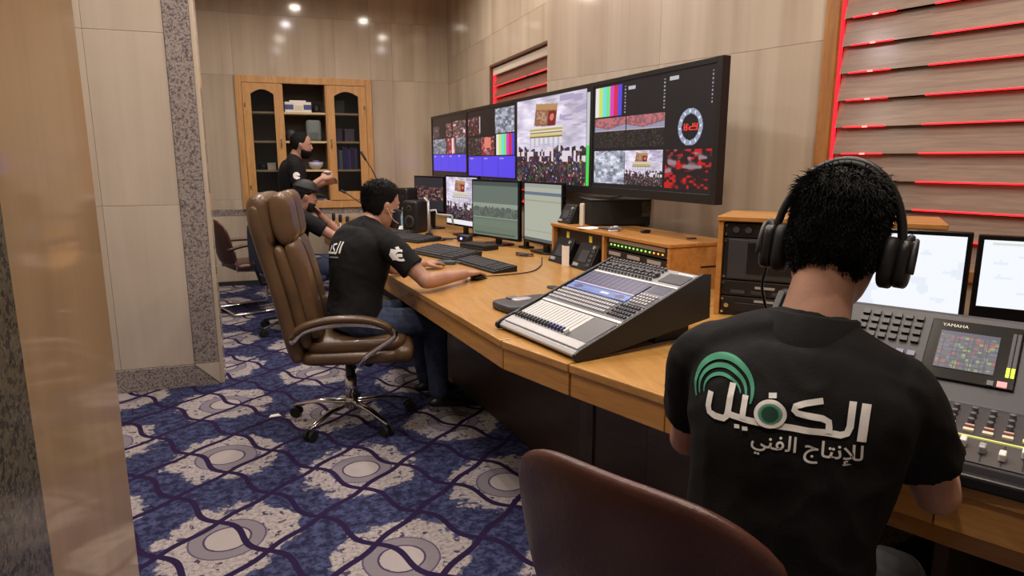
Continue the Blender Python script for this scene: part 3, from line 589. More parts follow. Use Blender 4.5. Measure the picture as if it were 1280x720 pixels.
for z in (.02,.06,.1,.14,.175,.215):
    for x in (.008, uw-.008): MB().cyl((x,0,z),(x,.006,z),.005,n=8).build('rack_screw', M_chrome, t)
# things on the low rack
zt = DT+rh
t = thing('server_box', 'black flat computer box lying on the low rack below the displays', 'computer', (1.885,3.87,zt), R(-12.2))
MB().bx(0,.46,0,.28,.006,.165).build('case', M_black2, t, bevel=.004); MB().bx(.335,.455,-.003,.0,.06,.16).build('vent_grille', mat('mesh_grille', (58,56,54), .6, noise=(120.,.5,(1,1,1))), t); MB().bx(-.01,.47,-.01,.29,.1655,.172).build('top_lid', M_dgrey, t, bevel=.002)
for x in (.04,.42): MB().cyl((x,.05,0),(x,.05,.006),.015,n=10).build('foot', M_rubber, t)
MB().tube(crom([(.15,.1,.176),(.2,.05,.185),(.28,.12,.186),(.33,.2,.176)],4),.004,6).build('cable', M_black, t, True)
intercom('small intercom station on top of the low rack beside the black computer', RK, (.06,.06,.2505), .72)
t = thing('power_adapter', 'cream upright adapter leaning beside the black computer box', 'adapter', at_local(RK,(.285,.07,.2505)), R(-40)); MB().bx(-.013,.013,-.02,.02,.001,.145).build('body', M_cream, t, bevel=.004); MB().cyl((0,0,.145),(0,0,.152),.006,n=8).build('plug', M_grey, t)
def bits(label, par, p, cols, name='cable_clutter', seed=1):
    r = random.Random(seed); t = thing(name, label, 'clutter', at_local(par,p), 0)
    for k, m in enumerate(cols):
        a = r.random()*6; P = [(r.uniform(-.06,.06), r.uniform(-.08,.08), .006+.003*k) for _ in range(5)]; MB().tube(crom(P,4),.0045,6).build('cord', m, t, True)
    return t
tag(MB().prism([(-.07,-.05),(.07,-.06),(.08,.05),(-.06,.06)],0,.002).build('paper_sheet', M_paper, loc=at_local(RK,(.42,.05,.2502)), rz=.4), 'white paper sheet lying at the front of the low rack top', 'paper')
bits('small heap of white and black cords on the low rack', RK, (.60,.09,.2505), [M_white, mat('pink_cord',(150,110,116),.6), M_black, M_grey, M_white], seed=3)
tag(MB().se((0,0,.01),(.03,.015,.01),(.5,.5)).build('black_pen_cap', M_black, None, True, loc=at_local(RK,(.80,.2,.2502))), 'small black clip lying on the low rack behind the cords', 'clip')
tag(MB().se((0,0,.004),(.03,.012,.004),(.5,.5)).build('brown_tag', M_darkw, None, True, loc=at_local(RK,(1.15,.25,.2502))), 'flat dark tag near the right edge of the low rack top', 'tag')

# ---------------------------------------------------------------- tall rack by the mixer
R2 = thing('equipment_rack', 'taller oak equipment rack holding black units behind the headphone man', 'rack cabinet', (1.785,2.415,DT), R(-47)); r2w, r2h, r2d = .83, .435, .36
MB().bx(-.005,r2w+.005,-.01,r2d,r2h-.022,r2h).build('top_board', M_rackw, R2, bevel=.004)
for x in (0,.51,r2w-.022): MB().bx(x,x+.022,0,r2d-.004,0,r2h-.0225).build('side_board', M_rackw, R2, bevel=.002)
MB().bx(.022,r2w-.022,r2d-.02,r2d-.006,0,r2h-.0225).build('back_board', M_darkw, R2)
MB().bx(.535,r2w-.024,.02,.03,0,r2h-.024).build('blank_panel', M_black, R2)
def unit(label, z0, z1, nm, deco):
    t = thing(nm, label, 'rack unit', at_local(R2,(.025,.012,0)), R(-47)); MB().bx(0,.483,.004,.3,z0,z1).build('chassis', M_black, t, bevel=.003)
    for x in (.008,.475):
        for z in (z0+.012, z1-.012): MB().cyl((x,-.002,z),(x,.006,z),.006,n=8).build('rack_screw', M_chrome, t)
    deco(t); return t
def d1(t):
    MB().bx(.17,.45,-.001,.004,.375,.395).build('label_rail', M_white, t)
    for x in (.21,.255,.30,.33): MB().bx(x,x+.012,-.001,.004,.353,.362).build('status_led', M_led_g, t)
    for x in (.05,.10): MB().cyl((x,-.01,.378),(x,.004,.378),.014,n=12).build('knob', M_dgrey, t)
unit('narrow black rack unit with white label rail and green lights', .345, .405, 'rack_unit', d1)
def d2(t): MB().bx(.02,.463,-.001,.004,.165,.335).build('front_plate', M_dgrey, t, bevel=.003); MB().bx(.10,.38,-.004,-.001,.19,.325).build('display_window', mat('dark_display',(26,26,30),.25), t, bevel=.002)
unit('grey-fronted rack unit with a dark square display', .16, .34, 'display_unit', d2)
def d3(t):
    for i in range(5): MB().bx(.04+i*.085,.10+i*.085,-.002,.004,.1,.115).build('button', M_dgrey, t)
    MB().bx(.14,.22,-.001,.004,.125,.135).build('name_plate', M_silver, t)
unit('black rack unit with a row of buttons below the grey one', .09, .155, 'rack_unit', d3)
def d4(t):
    MB().bx(.06,.42,-.003,.004,.02,.06).build('drawer_front', M_black2, t, bevel=.003); MB().bx(.14,.22,-.001,.004,.066,.076).build('name_plate', M_silver, t)
    MB().cyl((.03,-.03,.05),(.03,.004,.05),.01,n=10).build('jack_plug', M_chrome, t)
unit('lowest black rack unit in the tall rack', .003, .085, 'rack_unit', d4)

# ---------------------------------------------------------------- silver digital mixer on the desk
MXR = thing('digital_mixer', 'silver digital mixing desk with black cheeks and purple meter panel', 'mixer', (.82,2.47,DT), R(-78.6))
mw, md = .515, .57; ms = math.atan2(.208, md); mL = math.hypot(.208, md); MT = TR((0,0,.036), ms)
MB().prof([(-.012,.012),(-.016,.022),(-.004,.034),(md,.24),(md,.07),(.05,.012)], .0, mw).build('chassis', M_silver, MXR, bevel=.003)
for x in (-.014, mw): MB().prof([(-.02,.004),(-.03,.016),(-.026,.03),(-.004,.042),(md-.01,.253),(md+.03,.25),(md+.035,.08),(.12,.012),(.05,.0)], x, x+.014).build('side_cheek', M_black, MXR, bevel=.003)
MB().bx(.04,mw-.04,.38,md-.02,0,.12).build('rear_riser', M_black2, MXR)
P = lambda u0, u1, v0, v1, z0, z1, nm, m, bev=0: MB().bx(u0*mw, u1*mw, v0*mL, v1*mL, z0, z1, T=MT).build(nm, m, MXR, bevel=bev)
M_pan = mat('pale_fader_panel', (186,186,188), .4); M_pan2 = mat('grey_mixer_panel', (136,136,142), .45)
P(.02,.98,.005,.075,-.002,.006,'wrist_rail', M_silver, .003)
P(.03,.72,.08,.31,0,.003,'fader_panel', M_pan); P(.73,.97,.08,.31,0,.003,'grey_panel', M_grey); P(.02,.98,.325,.345,0,.004,'silver_strip', M_white)
P(.02,.98,.35,.52,0,.003,'button_panel', mat('slate_panel',(98,98,106),.45)); P(.02,.98,.79,.805,0,.004,'silver_strip', M_white); P(.02,.98,.81,.985,0,.003,'knob_panel', M_pan2); P(.77,.98,.53,.78,0,.003,'slate_panel', MATS['slate_panel'])
for i in range(16): P(.05+i*.0415,.054+i*.0415,.115,.30,.003,.0036,'fader_slot', M_dgrey)
for i in range(17):
    u = .052+i*.0415; MB().box((u*mw,.10*mL,.011),(.011,.022,.016),T=MT).build('fader_cap', M_dgrey if i < 11 else (mat('blue_cap',(44,42,96),.4) if i < 16 else M_white), MXR, bevel=.002)
b = MB(); b.grid(24,.03*mw,.74*mw,4,.365*mL,.515*mL,(.0095,.012,.008),.006,T=MT); stuff(b.build('button_bank', mat('pale_keys',(176,176,182),.5), MXR))
b = MB(); b.grid(7,.76*mw,.97*mw,4,.365*mL,.515*mL,(.009,.012,.008),.006,T=MT); stuff(b.build('button_bank', M_dgrey, MXR)); b = MB(); b.grid(6,.78*mw,.97*mw,4,.54*mL,.66*mL,(.009,.010,.008),.006,T=MT); stuff(b.build('button_bank', mat('pale_keys',(176,176,182),.5), MXR))
Q = TR((0,0,.036), ms) @ TR((0,0,0), R(-90))
def mscreen(nm, fn, u0, u1, v0, v1, nx, s):
    w, h = (u1-u0)*mw, (v1-v0)*mL; screen(nm, fn, w, h, nx, MXR, MT @ TR(((u0+u1)/2*mw,(v0+v1)/2*mL,.0042), R(-90)), s)
mscreen('blue_strip', pStrip, .02,.75,.535,.605,60,.75); mscreen('meter_panel', pMeter, .02,.75,.625,.785,72,.5); mscreen('small_screen', pMeter, .79,.96,.69,.775,24,.35)
P(.02,.75,.607,.622,0,.006,'silver_strip', mat('lilac_strip',(150,150,190),.4))
b = MB()
for j, (v, r, n) in enumerate(((.825,.006,16),(.86,.0075,16),(.90,.0075,16),(.935,.006,16),(.965,.007,16))):
    for i in range(n): b.lathe([(r,0),(r*.9,.012),(r*.3,.013)], (0,0,0), 8, T=MT @ TR(((.05+i*.041)*mw, v*mL, .003)))
stuff(b.build('knob_bank', M_grey, MXR)); b = MB()
for i in range(8): b.lathe([(.011,0),(.0095,.016),(.003,.017)], (0,0,0), 10, T=MT @ TR(((.09+i*.083)*mw, .88*mL, .003)))
stuff(b.build('large_knobs', M_dgrey, MXR)); P(.74,.97,.83,.94,.003,.006,'slate_panel', M_dgrey); P(.80,.95,.955,.968,.003,.0045,'name_plate', M_white)
t = thing('charcoal_pad', 'charcoal phone pad peeking out behind the silver mixer', 'device', (1.06,2.80,DT), R(-78)); MB().se((0,0,.02),(.10,.16,.02),(.3,.35)).build('body', M_dgrey, t, True); MB().se((-.02,-.03,.040),(.03,.05,.008),(.6,.7)).build('dial', M_silver, t, True); MB().bx(-.08,-.04,-.08,-.03,.042,.046).build('label_plate', M_grey, t)
t = thing('cable_grommet', 'black oval cable hole cover set in the desk', 'grommet', (1.35,3.21,DT), R(-80)); MB().se((0,0,.004),(.045,.03,.004),(.5,1)).build('rim', M_black, t, True); MB().se((0,0,.006),(.03,.018,.004),(.5,1)).build('slot', M_black2, t, True)

# ---------------------------------------------------------------- large console in front of the headphone man
CN = thing('mixing_console', 'large charcoal mixing console with touch screen at the right edge', 'mixing console', (1.058,1.396,DT), R(-60)); cw = .97
k1 = math.atan2(.04,.26); L1 = math.hypot(.04,.26); k2 = math.atan2(.175,.20); L2 = math.hypot(.175,.20); T1 = TR((0,0,.045), k1); T2 = TR((0,.28,.085), k2)
MB().prof([(0,.0),(-.008,.02),(0,.044),(.26,.084),(.28,.084),(.48,.259),(.51,.259),(.52,.0)], .0, cw).build('chassis', M_dgrey, CN, bevel=.004)
for x in (-.02, cw): MB().prof([(-.01,.0),(-.016,.03),(0,.056),(.26,.1),(.28,.1),(.47,.27),(.52,.27),(.53,.0)], x, x+.02).build('side_cheek', M_black, CN, bevel=.004)
MB().bx(.01,cw-.01,-.035,-.009,.0,.03).build('front_rail', M_black, CN, bevel=.006)
C1 = lambda u0,u1,v0,v1,z0,z1,nm,m,bev=0: MB().bx(u0,u1,v0,v1,z0,z1,T=T1).build(nm,m,CN,bevel=bev)
C2 = lambda u0,u1,v0,v1,z0,z1,nm,m,bev=0: MB().bx(u0,u1,v0,v1,z0,z1,T=T2).build(nm,m,CN,bevel=bev)
C1(.01,cw-.01,.003,.105,0,.002,'fader_panel', mat('fader_deck',(70,68,70),.45)); C1(.01,cw-.01,.108,.113,.0,.004,'yellow_scribble_strip', mat('strip_glow',(200,200,120),.5,emit=(190,190,110),es=.5)); C1(.01,cw-.01,.118,.255,0,.002,'channel_panel', mat('channel_deck',(58,57,62),.45))
for i in range(26):
    u = .03+i*.0362; C1(u-.0015,u+.0015,.01,.10,.002,.0027,'fader_slot', M_black2); v = .03+.045*((i*37)%10)/10.
    MB().box((u,v,.012),(.013,.024,.018),T=T1).build('fader_cap', M_white if i%5 else M_silver, CN, bevel=.003)
b = MB()
for i in range(26):
    for v in (.175,.205,.235): b.lathe([(.0075,0),(.0065,.013),(.002,.014)],(0,0,0),8,T=T1 @ TR((.03+i*.0362,v,.002)))
stuff(b.build('knob_bank', M_grey, CN))
b = MB(); b.grid(26,.012,.953,1,.125,.145,(.02,.011,.006),.005,T=T1); stuff(b.build('key_row', M_cream, CN)); b = MB(); b.grid(26,.012,.953,1,.15,.163,(.018,.007,.006),.005,T=T1); stuff(b.build('key_row', mat('pink_keys',(196,150,140),.5), CN))
for i in (4,11,17,19): C1(.022+i*.0362,.04+i*.0362,.126,.143,.008,.0095,'lit_key', M_led_y if i%2 else M_led_o)
C2(.40,.60,.055,.245,0,.006,'screen_surround', M_gloss, .003); screen('touch_screen', pCons, .128, .118, 64, CN, T2 @ TR((.49,.148,.0075), R(-90)), .55)
for x in (.578,.588): C2(x,x+.007,.09,.225,.006,.007,'meter_slot', M_dgrey); C2(x,x+.007,.09,.118,.007,.008,'meter_level', M_led_y)
C2(.565,.585,.058,.074,.006,.010,'lit_key', mat('rose_key',(226,150,150),.5,emit=(226,130,130),es=.6)); C2(.545,.558,.058,.072,.006,.010,'key', M_grey)
for (u0,u1,v0,v1,n,m,mt) in ((.02,.20,.03,.24,7,6,M_grey),(.225,.385,.15,.25,6,4,M_black),(.225,.385,.03,.13,6,4,mat('blue_grey_keys',(120,122,150),.5)),(.64,.94,.03,.24,11,7,M_grey)):
    b = MB(); b.grid(n,u0,u1,m,v0,v1,((u1-u0)/n*.66,(v1-v0)/m*.6,.008),.004,T=T2); stuff(b.build('key_block', mt, CN))
tc = bpy.data.curves.new('maker_name','FONT'); tc.body = 'YAMAHA'; tc.size = .014; tc.extrude = .0003; to = bpy.data.objects.new('tmp', tc); COL.objects.link(to); bpy.context.view_layer.update()
me = bpy.data.meshes.new_from_object(to.evaluated_get(bpy.context.evaluated_depsgraph_get())); bpy.data.objects.remove(to); me.transform(T2 @ TR((.425,.222,.0066))); me.materials.clear(); me.materials.append(M_white); link('maker_name', me, CN)
tag(MB().se((0,0,.006),(.05,.11,.006),(.4,.4)).build('white_notebook', M_paper, None, True, loc=tuple(CN.location+V((.50,-.10,.09))), rz=.2), 'white folded paper lying on the front of the large console', 'paper') if False else None

# ---------------------------------------------------------------- keyboards, mice and other desk objects
def keyboard(label, c, rz, w=.46, d=.19, tilt=.02):
    t = thing('keyboard', label, 'keyboard', (c[0],c[1],DT), rz, 'keyboards on the desk'); MB().prof([(-d/2,0),(-d/2,.014),(d/2,.018+tilt),(d/2,0)],-w/2,w/2).build('case', M_black, t, bevel=.004)
    k = math.atan2(tilt+.004,d); T = TR((0,-d/2,.0142),k); b = MB()
    b.grid(15,-w/2+.01,w*.2,5,.02,d-.035,(w*.7/15*.82,(d-.055)/5*.8,.006),.003,T=T); b.grid(3,w*.22,w*.33,5,.02,d-.035,(w*.11/3*.8,(d-.055)/5*.8,.006),.003,T=T); b.grid(4,w*.345,w/2-.01,5,.02,d-.035,(w*.13/4*.8,(d-.055)/5*.8,.006),.003,T=T)
    b.grid(15,-w/2+.01,w/2-.01,1,d-.03,d-.012,(w/15*.7,.012,.005),.003,T=T); stuff(b.build('key_field', M_dgrey, t))
    MB().bx(w*.36,w*.46,.0,.004,.0,.002,T=TR((0,d/2-.03,.034),k)).build('status_panel', M_silver, t); return t
keyboard('grey keyboard furthest along the desk past the red mouse', (1.04,5.62), R(-62), .50, .26)
keyboard('thick black keyboard in the middle of the desk beside the seated man', (1.09,4.62), R(-70), .56, .27, .03)
keyboard('nearest black keyboard behind the hand on the mouse', (1.21,4.02), R(-78), .54, .17)
keyboard('narrow dark keyboard by the water bottle at the far desk end', (.98,6.15), R(-60), .42, .13)
t = thing('black_tray', 'slim black tray lying behind the middle keyboard', 'tray', (1.28,4.80,DT), R(-70)); MB().bx(-.2,.2,-.035,.035,0,.012).build('base', M_black, t, bevel=.003); MB().bx(-.19,.19,-.025,.025,.012,.016).build('inset', M_dgrey, t)
def mouse(label, c, rz, m):
    t = thing('computer_mouse', label, 'mouse', (c[0],c[1],DT), rz); MB().se((0,0,.016),(.031,.056,.018),(.8,.7)).build('shell', m, t, True); MB().se((0,.03,.031),(.004,.01,.006),(.8,.8),n=10,m=6).build('scroll_wheel', M_grey, t, True); MB().bx(-.028,.028,-.05,.05,0,.004).build('sole', M_black2, t); return t
mouse('black mouse under the seated man\'s right hand', (1.048,3.594), R(-53), M_black)
tag(MB().tube(crom([(1.10,3.635,DT+.008),(1.25,3.66,DT+.005),(1.42,3.72,DT+.005),(1.55,3.90,DT+.005),(1.62,4.05,DT+.004),(1.70,4.25,DT+.004)],6),.0035,6).build('mouse_cable', M_black, None, True), 'thin black mouse cable curving across the desk', 'cable')
mouse('red and black mouse beside the far keyboard', (.83,5.05), R(-40), mat('red_mouse',(150,34,54),.4))
t = thing('radio_handset', 'small dark teal handset lying before the middle keyboard', 'handset', (1.0,4.2,DT), R(-20)); MB().se((0,0,.013),(.07,.028,.013),(.4,.4)).build('body', mat('teal_plastic',(52,72,80),.5), t, True); MB().bx(-.04,.0,-.015,.015,.025,.028).build('keypad', M_dgrey, t); MB().cyl((.065,0,.012),(.10,0,.012),.006,n=8).build('antenna', M_black, t)
def bottle(label, c, body_m, lab_m, h=.22):
    t = thing('water_bottle', label, 'bottle', (c[0],c[1],DT)); MB().lathe([(.028,0),(.032,.01),(.032,h*.62),(.014,h*.86),(.014,h*.93)],n=18).build('bottle_body', body_m, t, True); MB().lathe([(.0325,h*.2),(.0328,h*.22),(.0328,h*.58),(.0325,h*.6)],n=18).build('label_sleeve', lab_m, t, True); MB().lathe([(.016,h*.93),(.016,h),(.004,h)],n=14).build('cap', M_white, t); return t
bottle('water bottle with pale blue label beyond the seated man\'s face', (1.13,6.42), mat('clear_bottle',(190,206,216),.1,alpha=.6), mat('pale_blue_label',(150,190,224),.5))
t = thing('tissue_packet', 'crumpled white packet on the desk by the water bottle', 'packet', (1.06,6.30,DT), .3); MB().se((0,0,.02),(.07,.04,.02),(.9,.7),n=12,m=8).build('packet', M_white, t, True); MB().se((.03,.01,.04),(.03,.02,.015),(.9,.8),n=10,m=6).build('tissue', M_paper, t, True)
# black speaker behind the seated man and far electronics
def speaker(label, c, rz, w, d, h):
    t = thing('desk_speaker', label, 'speaker', (c[0],c[1],DT), rz); MB().se((0,0,h/2),(w/2,d/2,h/2),(.2,.25)).build('cabinet', M_black, t, True); MB().lathe([(w*.34,0),(w*.3,.008),(w*.1,-.002)],n=18,T=TR((0,-d/2+.004,h*.36),R(90))).build('woofer', M_dgrey, t, True); MB().lathe([(w*.18,0),(w*.15,.006),(w*.05,0)],n=14,T=TR((0,-d/2+.004,h*.76),R(90))).build('tweeter', M_dgrey, t, True); return t
speaker('tall black speaker at the far desk end beside the dark monitor', (1.22,6.67), R(-60), .14, .16, .40); speaker('black box speaker in front of the dark monitor', (1.20,6.22), R(-50), .18, .18, .30)
t = thing('clamp_arm', 'pale grey jointed desk arm in front of the dark monitor', 'arm', (1.26,5.90,DT), 0)
MB().cyl((0,0,0),(0,0,.02),.035,n=16).build('base', M_black, t); MB().cyl((0,0,.02),(0,0,.31),.011,n=10).build('post', M_silver, t, True); MB().tube([(0,0,.30),(-.03,.02,.335)],.012).build('clamp', M_silver, t, True); MB().tube([(0,0,.22),(.06,-.03,.23),(.07,-.035,.19),(.19,-.10,.18)],.010).build('lower_arm', M_silver, t, True); MB().tube([(.19,-.10,.18),(.20,-.105,.11)],.010).build('end_bracket', M_silver, t, True)
tag(MB().tube(crom([(1.27,5.86,DT+.10),(1.25,5.74,DT+.03),(1.30,5.62,DT+.006),(1.42,5.55,DT+.006),(1.52,5.62,DT+.006)],5),.006,6).build('monitor_cable', M_black, None, True), 'black cable drooping from the pale desk arm', 'cable')
t = thing('usb_hub', 'black box with a bright blue light beside the timeline monitor', 'device', (1.44,5.33,DT), R(-60)); MB().se((0,0,.03),(.07,.04,.03),(.4,.5)).build('housing', M_black, t, True); MB().cyl((0,-.047,.032),(0,-.038,.032),.010,n=12).build('blue_light', M_led_b, t)
t = thing('monitor_base_box', 'flat black box under the timeline monitor', 'device', (1.43,4.88,DT), R(-66)); MB().bx(-.15,.15,-.07,.07,0,.04).build('case', M_black2, t, bevel=.006); MB().bx(-.13,.13,-.073,-.07,.012,.02).build('slot', M_dgrey, t)
t = thing('red_light_box', 'thin black stick with a red light between two desk monitors', 'device', (1.79,4.80,DT), R(-78)); MB().bx(-.02,.02,-.015,.015,0,.42).build('stick', M_black, t, bevel=.003); MB().cyl((-.005,-.022,.36),(-.005,-.014,.36),.012,n=12).build('red_light', M_led_r, t); MB().bx(-.05,.05,-.04,.04,0,.015).build('base', M_black, t)
bits('tangle of orange-brown and black leads at the pale monitor foot', RK, (-.24,-.10,.001), [mat('copper_lead',(120,72,50),.5), M_black, MATS['copper_lead'], M_black], seed=9)
bits('tangle of thin leads under the bright shrine monitor', RK, (-1.35,-.32,.001), [M_black, M_dgrey, M_black], seed=12)
# camera controllers with levers at the far desk end
for k, (x, y) in enumerate(((.485,6.62),(.53,6.42),(.575,6.20))):
    t = thing('lever_controller', ['furthest of three lever controllers on the far desk end','middle of three lever controllers on the far desk end','nearest of three lever controllers on the far desk end'][k], 'controller', (x,y,DT), R(-70), 'lever controllers')
    MB().prof([(-.07,0),(-.07,.025),(.07,.05),(.07,0)],-.055,.055).build('base', M_dgrey, t, bevel=.004); MB().lathe([(.022,.03),(.018,.05),(.008,.06),(.008,.10)],n=14).build('boot', M_silver, t, True); MB().lathe([(.010,.095),(.016,.11),(.017,.16),(.008,.172)],n=14).build('lever_grip', M_black2, t, True); MB().bx(-.04,.04,-.06,-.03,.028,.034).build('key_strip', M_grey, t)
t = thing('gooseneck_microphone', 'black gooseneck microphone curving up before the cabinet door', 'microphone', (.97,6.62,DT)); MB().lathe([(.05,0),(.05,.02),(.02,.035),(.01,.05)],n=16).build('base', M_black, t, True); MB().tube(crom([(0,0,.04),(.0,.0,.2),(-.03,.0,.38),(-.08,.02,.54),(-.16,.06,.69)],6),.0055,8).build('gooseneck', M_black, t, True); MB().tube([(-.15,.055,.67),(-.19,.075,.745)],[.010,.013],10).build('microphone_head', M_black2, t, True)
t = thing('boom_arm', 'thin black boom arm slanting over the far desk end', 'arm', (.86,6.5,DT)); MB().cyl((0,0,0),(0,0,.03),.03,n=14).build('base', M_black, t); MB().tube([(0,0,.03),(.01,0,.17),(-.25,.16,.36)],.006).build('boom', M_black, t, True); MB().tube([(-.25,.16,.36),(-.29,.18,.38)],.012).build('tip', M_black2, t, True)

# ---------------------------------------------------------------- chairs
def star_base(t, r, m, zc=.10, n=5, a0=.3, hub=.035):
    for k in range(n):
        a = a0+2*pi*k/n; d = V((cos(a),sin(a),0)); lg = MB().tube([tuple(d*.03+V((0,0,zc))), tuple(d*r*.55+V((0,0,zc-.005))), tuple(d*r+V((0,0,.068)))],[.024,.020,.014],10,flat=.6).build('base_leg', m, t, True)
        c = MB(); q = V((-d.y,d.x,0))
        for s in (-1,1): c.cyl(tuple(d*r+q*(s*.010)+V((0,0,.028))), tuple(d*r+q*(s*.027)+V((0,0,.028))), .028, n=16)
        cs = c.build('caster', M_rubber, t); MB().tube([tuple(d*r+V((0,0,.072))), tuple(d*r+V((0,0,.03)))],.009).build('caster_stem', M_black, cs, True)
    MB().lathe([(hub,zc-.03),(hub,zc+.02),(hub*.75,zc+.04)],n=16).build('hub', m, t, True)
EX = thing('executive_chair', 'tan leather high-back office chair with chrome arms and star base', 'chair', (.312,3.60,0), R(-99))
star_base(EX, .33, M_chrome, .105, 5, .62); MB().cyl((0,0,.12),(0,0,.36),.026,n=16).build('gas_lift', M_black, EX, True); MB().cyl((0,0,.13),(0,0,.26),.032,n=16).build('lift_sleeve', M_chrome, EX, True)
MB().bx(-.09,.09,-.12,.10,.35,.395).build('tilt_mechanism', M_black, EX, bevel=.01); MB().tube([(.09,.02,.37),(.22,.04,.365)],.008).build('tilt_lever', M_black, EX, True); MB().se((-.02,.10,.33),(.03,.03,.035),(.7,.7)).build('tension_knob', M_black, EX, True)
MB().se((0,.03,.425),(.27,.27,.045),(.5,.3),n=32).build('seat_base_cushion', M_leather, EX, True); MB().se((0,.05,.485),(.255,.26,.05),(.55,.3),n=32).build('seat', M_leather, EX, True)
MB().se((0,.285,.43),(.26,.065,.075),(.8,.35),n=24).build('front_roll', M_leather, EX, True)
def bk(y, z): return (0,y,z)
bp = crom([bk(-.235,.40),bk(-.265,.55),bk(-.31,.78),bk(-.36,.98),bk(-.39,1.12),bk(-.40,1.26)],7)
def backshape(x0, x1, off, th, z0, z1, m, nm, e=3.0, n=16):
    pts = [p for p in bp if z0-.01 <= p[2] <= z1+.01]; rs = []; N = len(pts)
    for i, p in enumerate(pts):
        q = pts[min(i+1,N-1)]; o = pts[max(i-1,0)]; tg = (V(q)-V(o)).normalized(); nr = V((0,tg.z,-tg.y)); f = 2*i/(N-1)-1; s = max(.30,(1-abs(f)**e)**(1/e)) if abs(f) < 1 else .30
        c = V(p)+nr*off; hx = (x1-x0)/2*(.86+.14*s); cx = (x0+x1)/2; pw = lambda w: math.copysign(abs(w)**.5, w)
        rs.append([tuple(c+V((cx+hx*pw(cos(2*pi*k/n)),0,0))+nr*(th*s*pw(sin(2*pi*k/n)))) for k in range(n)])
    return MB().rings(rs).build(nm, m, EX, True, sub=1)
backshape(-.275,.275,.0,.05,.38,1.22,M_leather,'backrest',5.)
backshape(-.268,.268,.062,.045,.46,1.01,M_leather,'back_layer',4.)
for a, b in ((-.255,-.003),(.003,.255)): backshape(a,b,.118,.042,.50,1.0,M_leather,'back_cushion',4.)
backshape(-.265,.265,.012,.068,.99,1.26,M_leather,'headrest_shell',3.)
for a, b in ((-.255,-.003),(.003,.255)): backshape(a,b,.112,.060,.99,1.255,M_leather,'headrest_pad',3.)
for s in (-1,1):
    ar = MB().tube(crom([(s*.30,-.25,.56),(s*.31,-.19,.615),(s*.315,-.05,.645),(s*.315,.10,.64),(s*.312,.20,.605),(s*.31,.235,.565)],6),[.022]*3+[.028]*25+[.022]*3,12,flat=.75).build('armrest_pad', M_leather, EX, True)
    MB().tube(crom([(s*.30,-.25,.535),(s*.31,-.19,.59),(s*.315,-.05,.620),(s*.315,.10,.615),(s*.315,.225,.585),(s*.312,.245,.545),(s*.30,.17,.49),(s*.295,.10,.44),(s*.25,.07,.385)],6),.014,10).build('armrest_frame', M_chrome, EX, True)
    MB().tube([(s*.30,-.25,.54),(s*.265,-.255,.53)],.016).build('armrest_bracket', M_chrome, EX, True)
# meeting chair: curved back, chrome cantilever legs
def side_chair(label, loc, rz, zb=.84, w=.56, arms=True):
    t = thing('meeting_chair', label, 'chair', loc, rz); rs = []
    MB().se((0,.03,.45),(w*.46,.24,.04),(.5,.3),n=28).build('seat', M_maroon, t, True)
    n = 15; prof = []
    outer = [[],[]]
    vs = []; 
    for i in range(n):
        f = 2*i/(n-1)-1; x = f*w/2; yb = -.235+.05*f*f; zt = zb-.10*abs(f)**4; z0 = .47+.03*abs(f)**3
        ring = []
        for k in range(14):
            a = 2*pi*k/14; zz = (zt+z0)/2+(zt-z0)/2*math.copysign(abs(sin(a))**.45,sin(a)); lean = -(zz-.47)*.22; th = .026*(1-.5*abs(f)**6); ring.append((x, yb+lean+th*math.copysign(abs(cos(a))**.7,cos(a)), zz))
        rs.append(ring)
    MB().rings(rs).build('backrest', M_maroon, t, True, sub=1)
    for s in (-1,1):
        if arms: MB().tube(crom([(s*w*.47,-.26,.62),(s*w*.5,-.10,.655),(s*w*.5,.10,.655),(s*w*.49,.2,.64)],4),.016,8).build('armrest', M_maroon, t, True)
        MB().tube([(s*w*.49,.19,.635 if arms else .44),(s*w*.49,.215,.60 if arms else .43),(s*w*.47,.22,.05),(s*w*.47,.20,.018),(s*w*.47,-.24,.014)],.012,8).build('leg_frame', M_chrome, t, True); MB().tube([(s*w*.47,-.2,.60),(s*w*.45,-.19,.42),(s*w*.45,.20,.40)],.010,8).build('seat_rail', M_chrome, t, True)
    MB().tube([(-w*.47,-.24,.014),(w*.47,-.24,.014)],.012,8).build('floor_bar', M_chrome, t, True); MB().tube([(-w*.45,.05,.405),(w*.45,.05,.405)],.010,8).build('seat_bar', M_chrome, t, True)
    return t
side_chair('maroon leather chair with chrome legs by the back wall', (-.30,6.75,0), R(-70), .90, .50)
side_chair('maroon leather chair the headphone man sits on', (.80,1.09,0), R(-62), .895, .58, False)
TC = thing('task_chair', 'navy fabric task chair with grey arms under the capped man', 'chair', (.06,5.80,0), R(-72)); star_base(TC, .30, M_black, .10, 5, 2.5)
MB().cyl((0,0,.12),(0,0,.42),.025,n=14).build('gas_lift', M_black, TC, True); MB().se((0,.02,.455),(.24,.235,.04),(.5,.35),n=24).build('seat', M_blueseat, TC, True); MB().se((0,-.26,.72),(.22,.03,.2),(.4,.5),n=24,T=TR((0,0,0))).build('backrest', M_blueseat, TC, True); MB().tube([(0,-.05,.41),(0,-.25,.42),(0,-.30,.6)],.016).build('back_bar', M_black, TC, True)
for s in (-1,1): MB().tube([(s*.22,.0,.43),(s*.29,.0,.45),(s*.29,.0,.63)],.013).build('arm_post', M_black, TC, True); MB().se((s*.29,.02,.645),(.035,.13,.016),(.5,.6)).build('arm_pad', M_grey, TC, True)
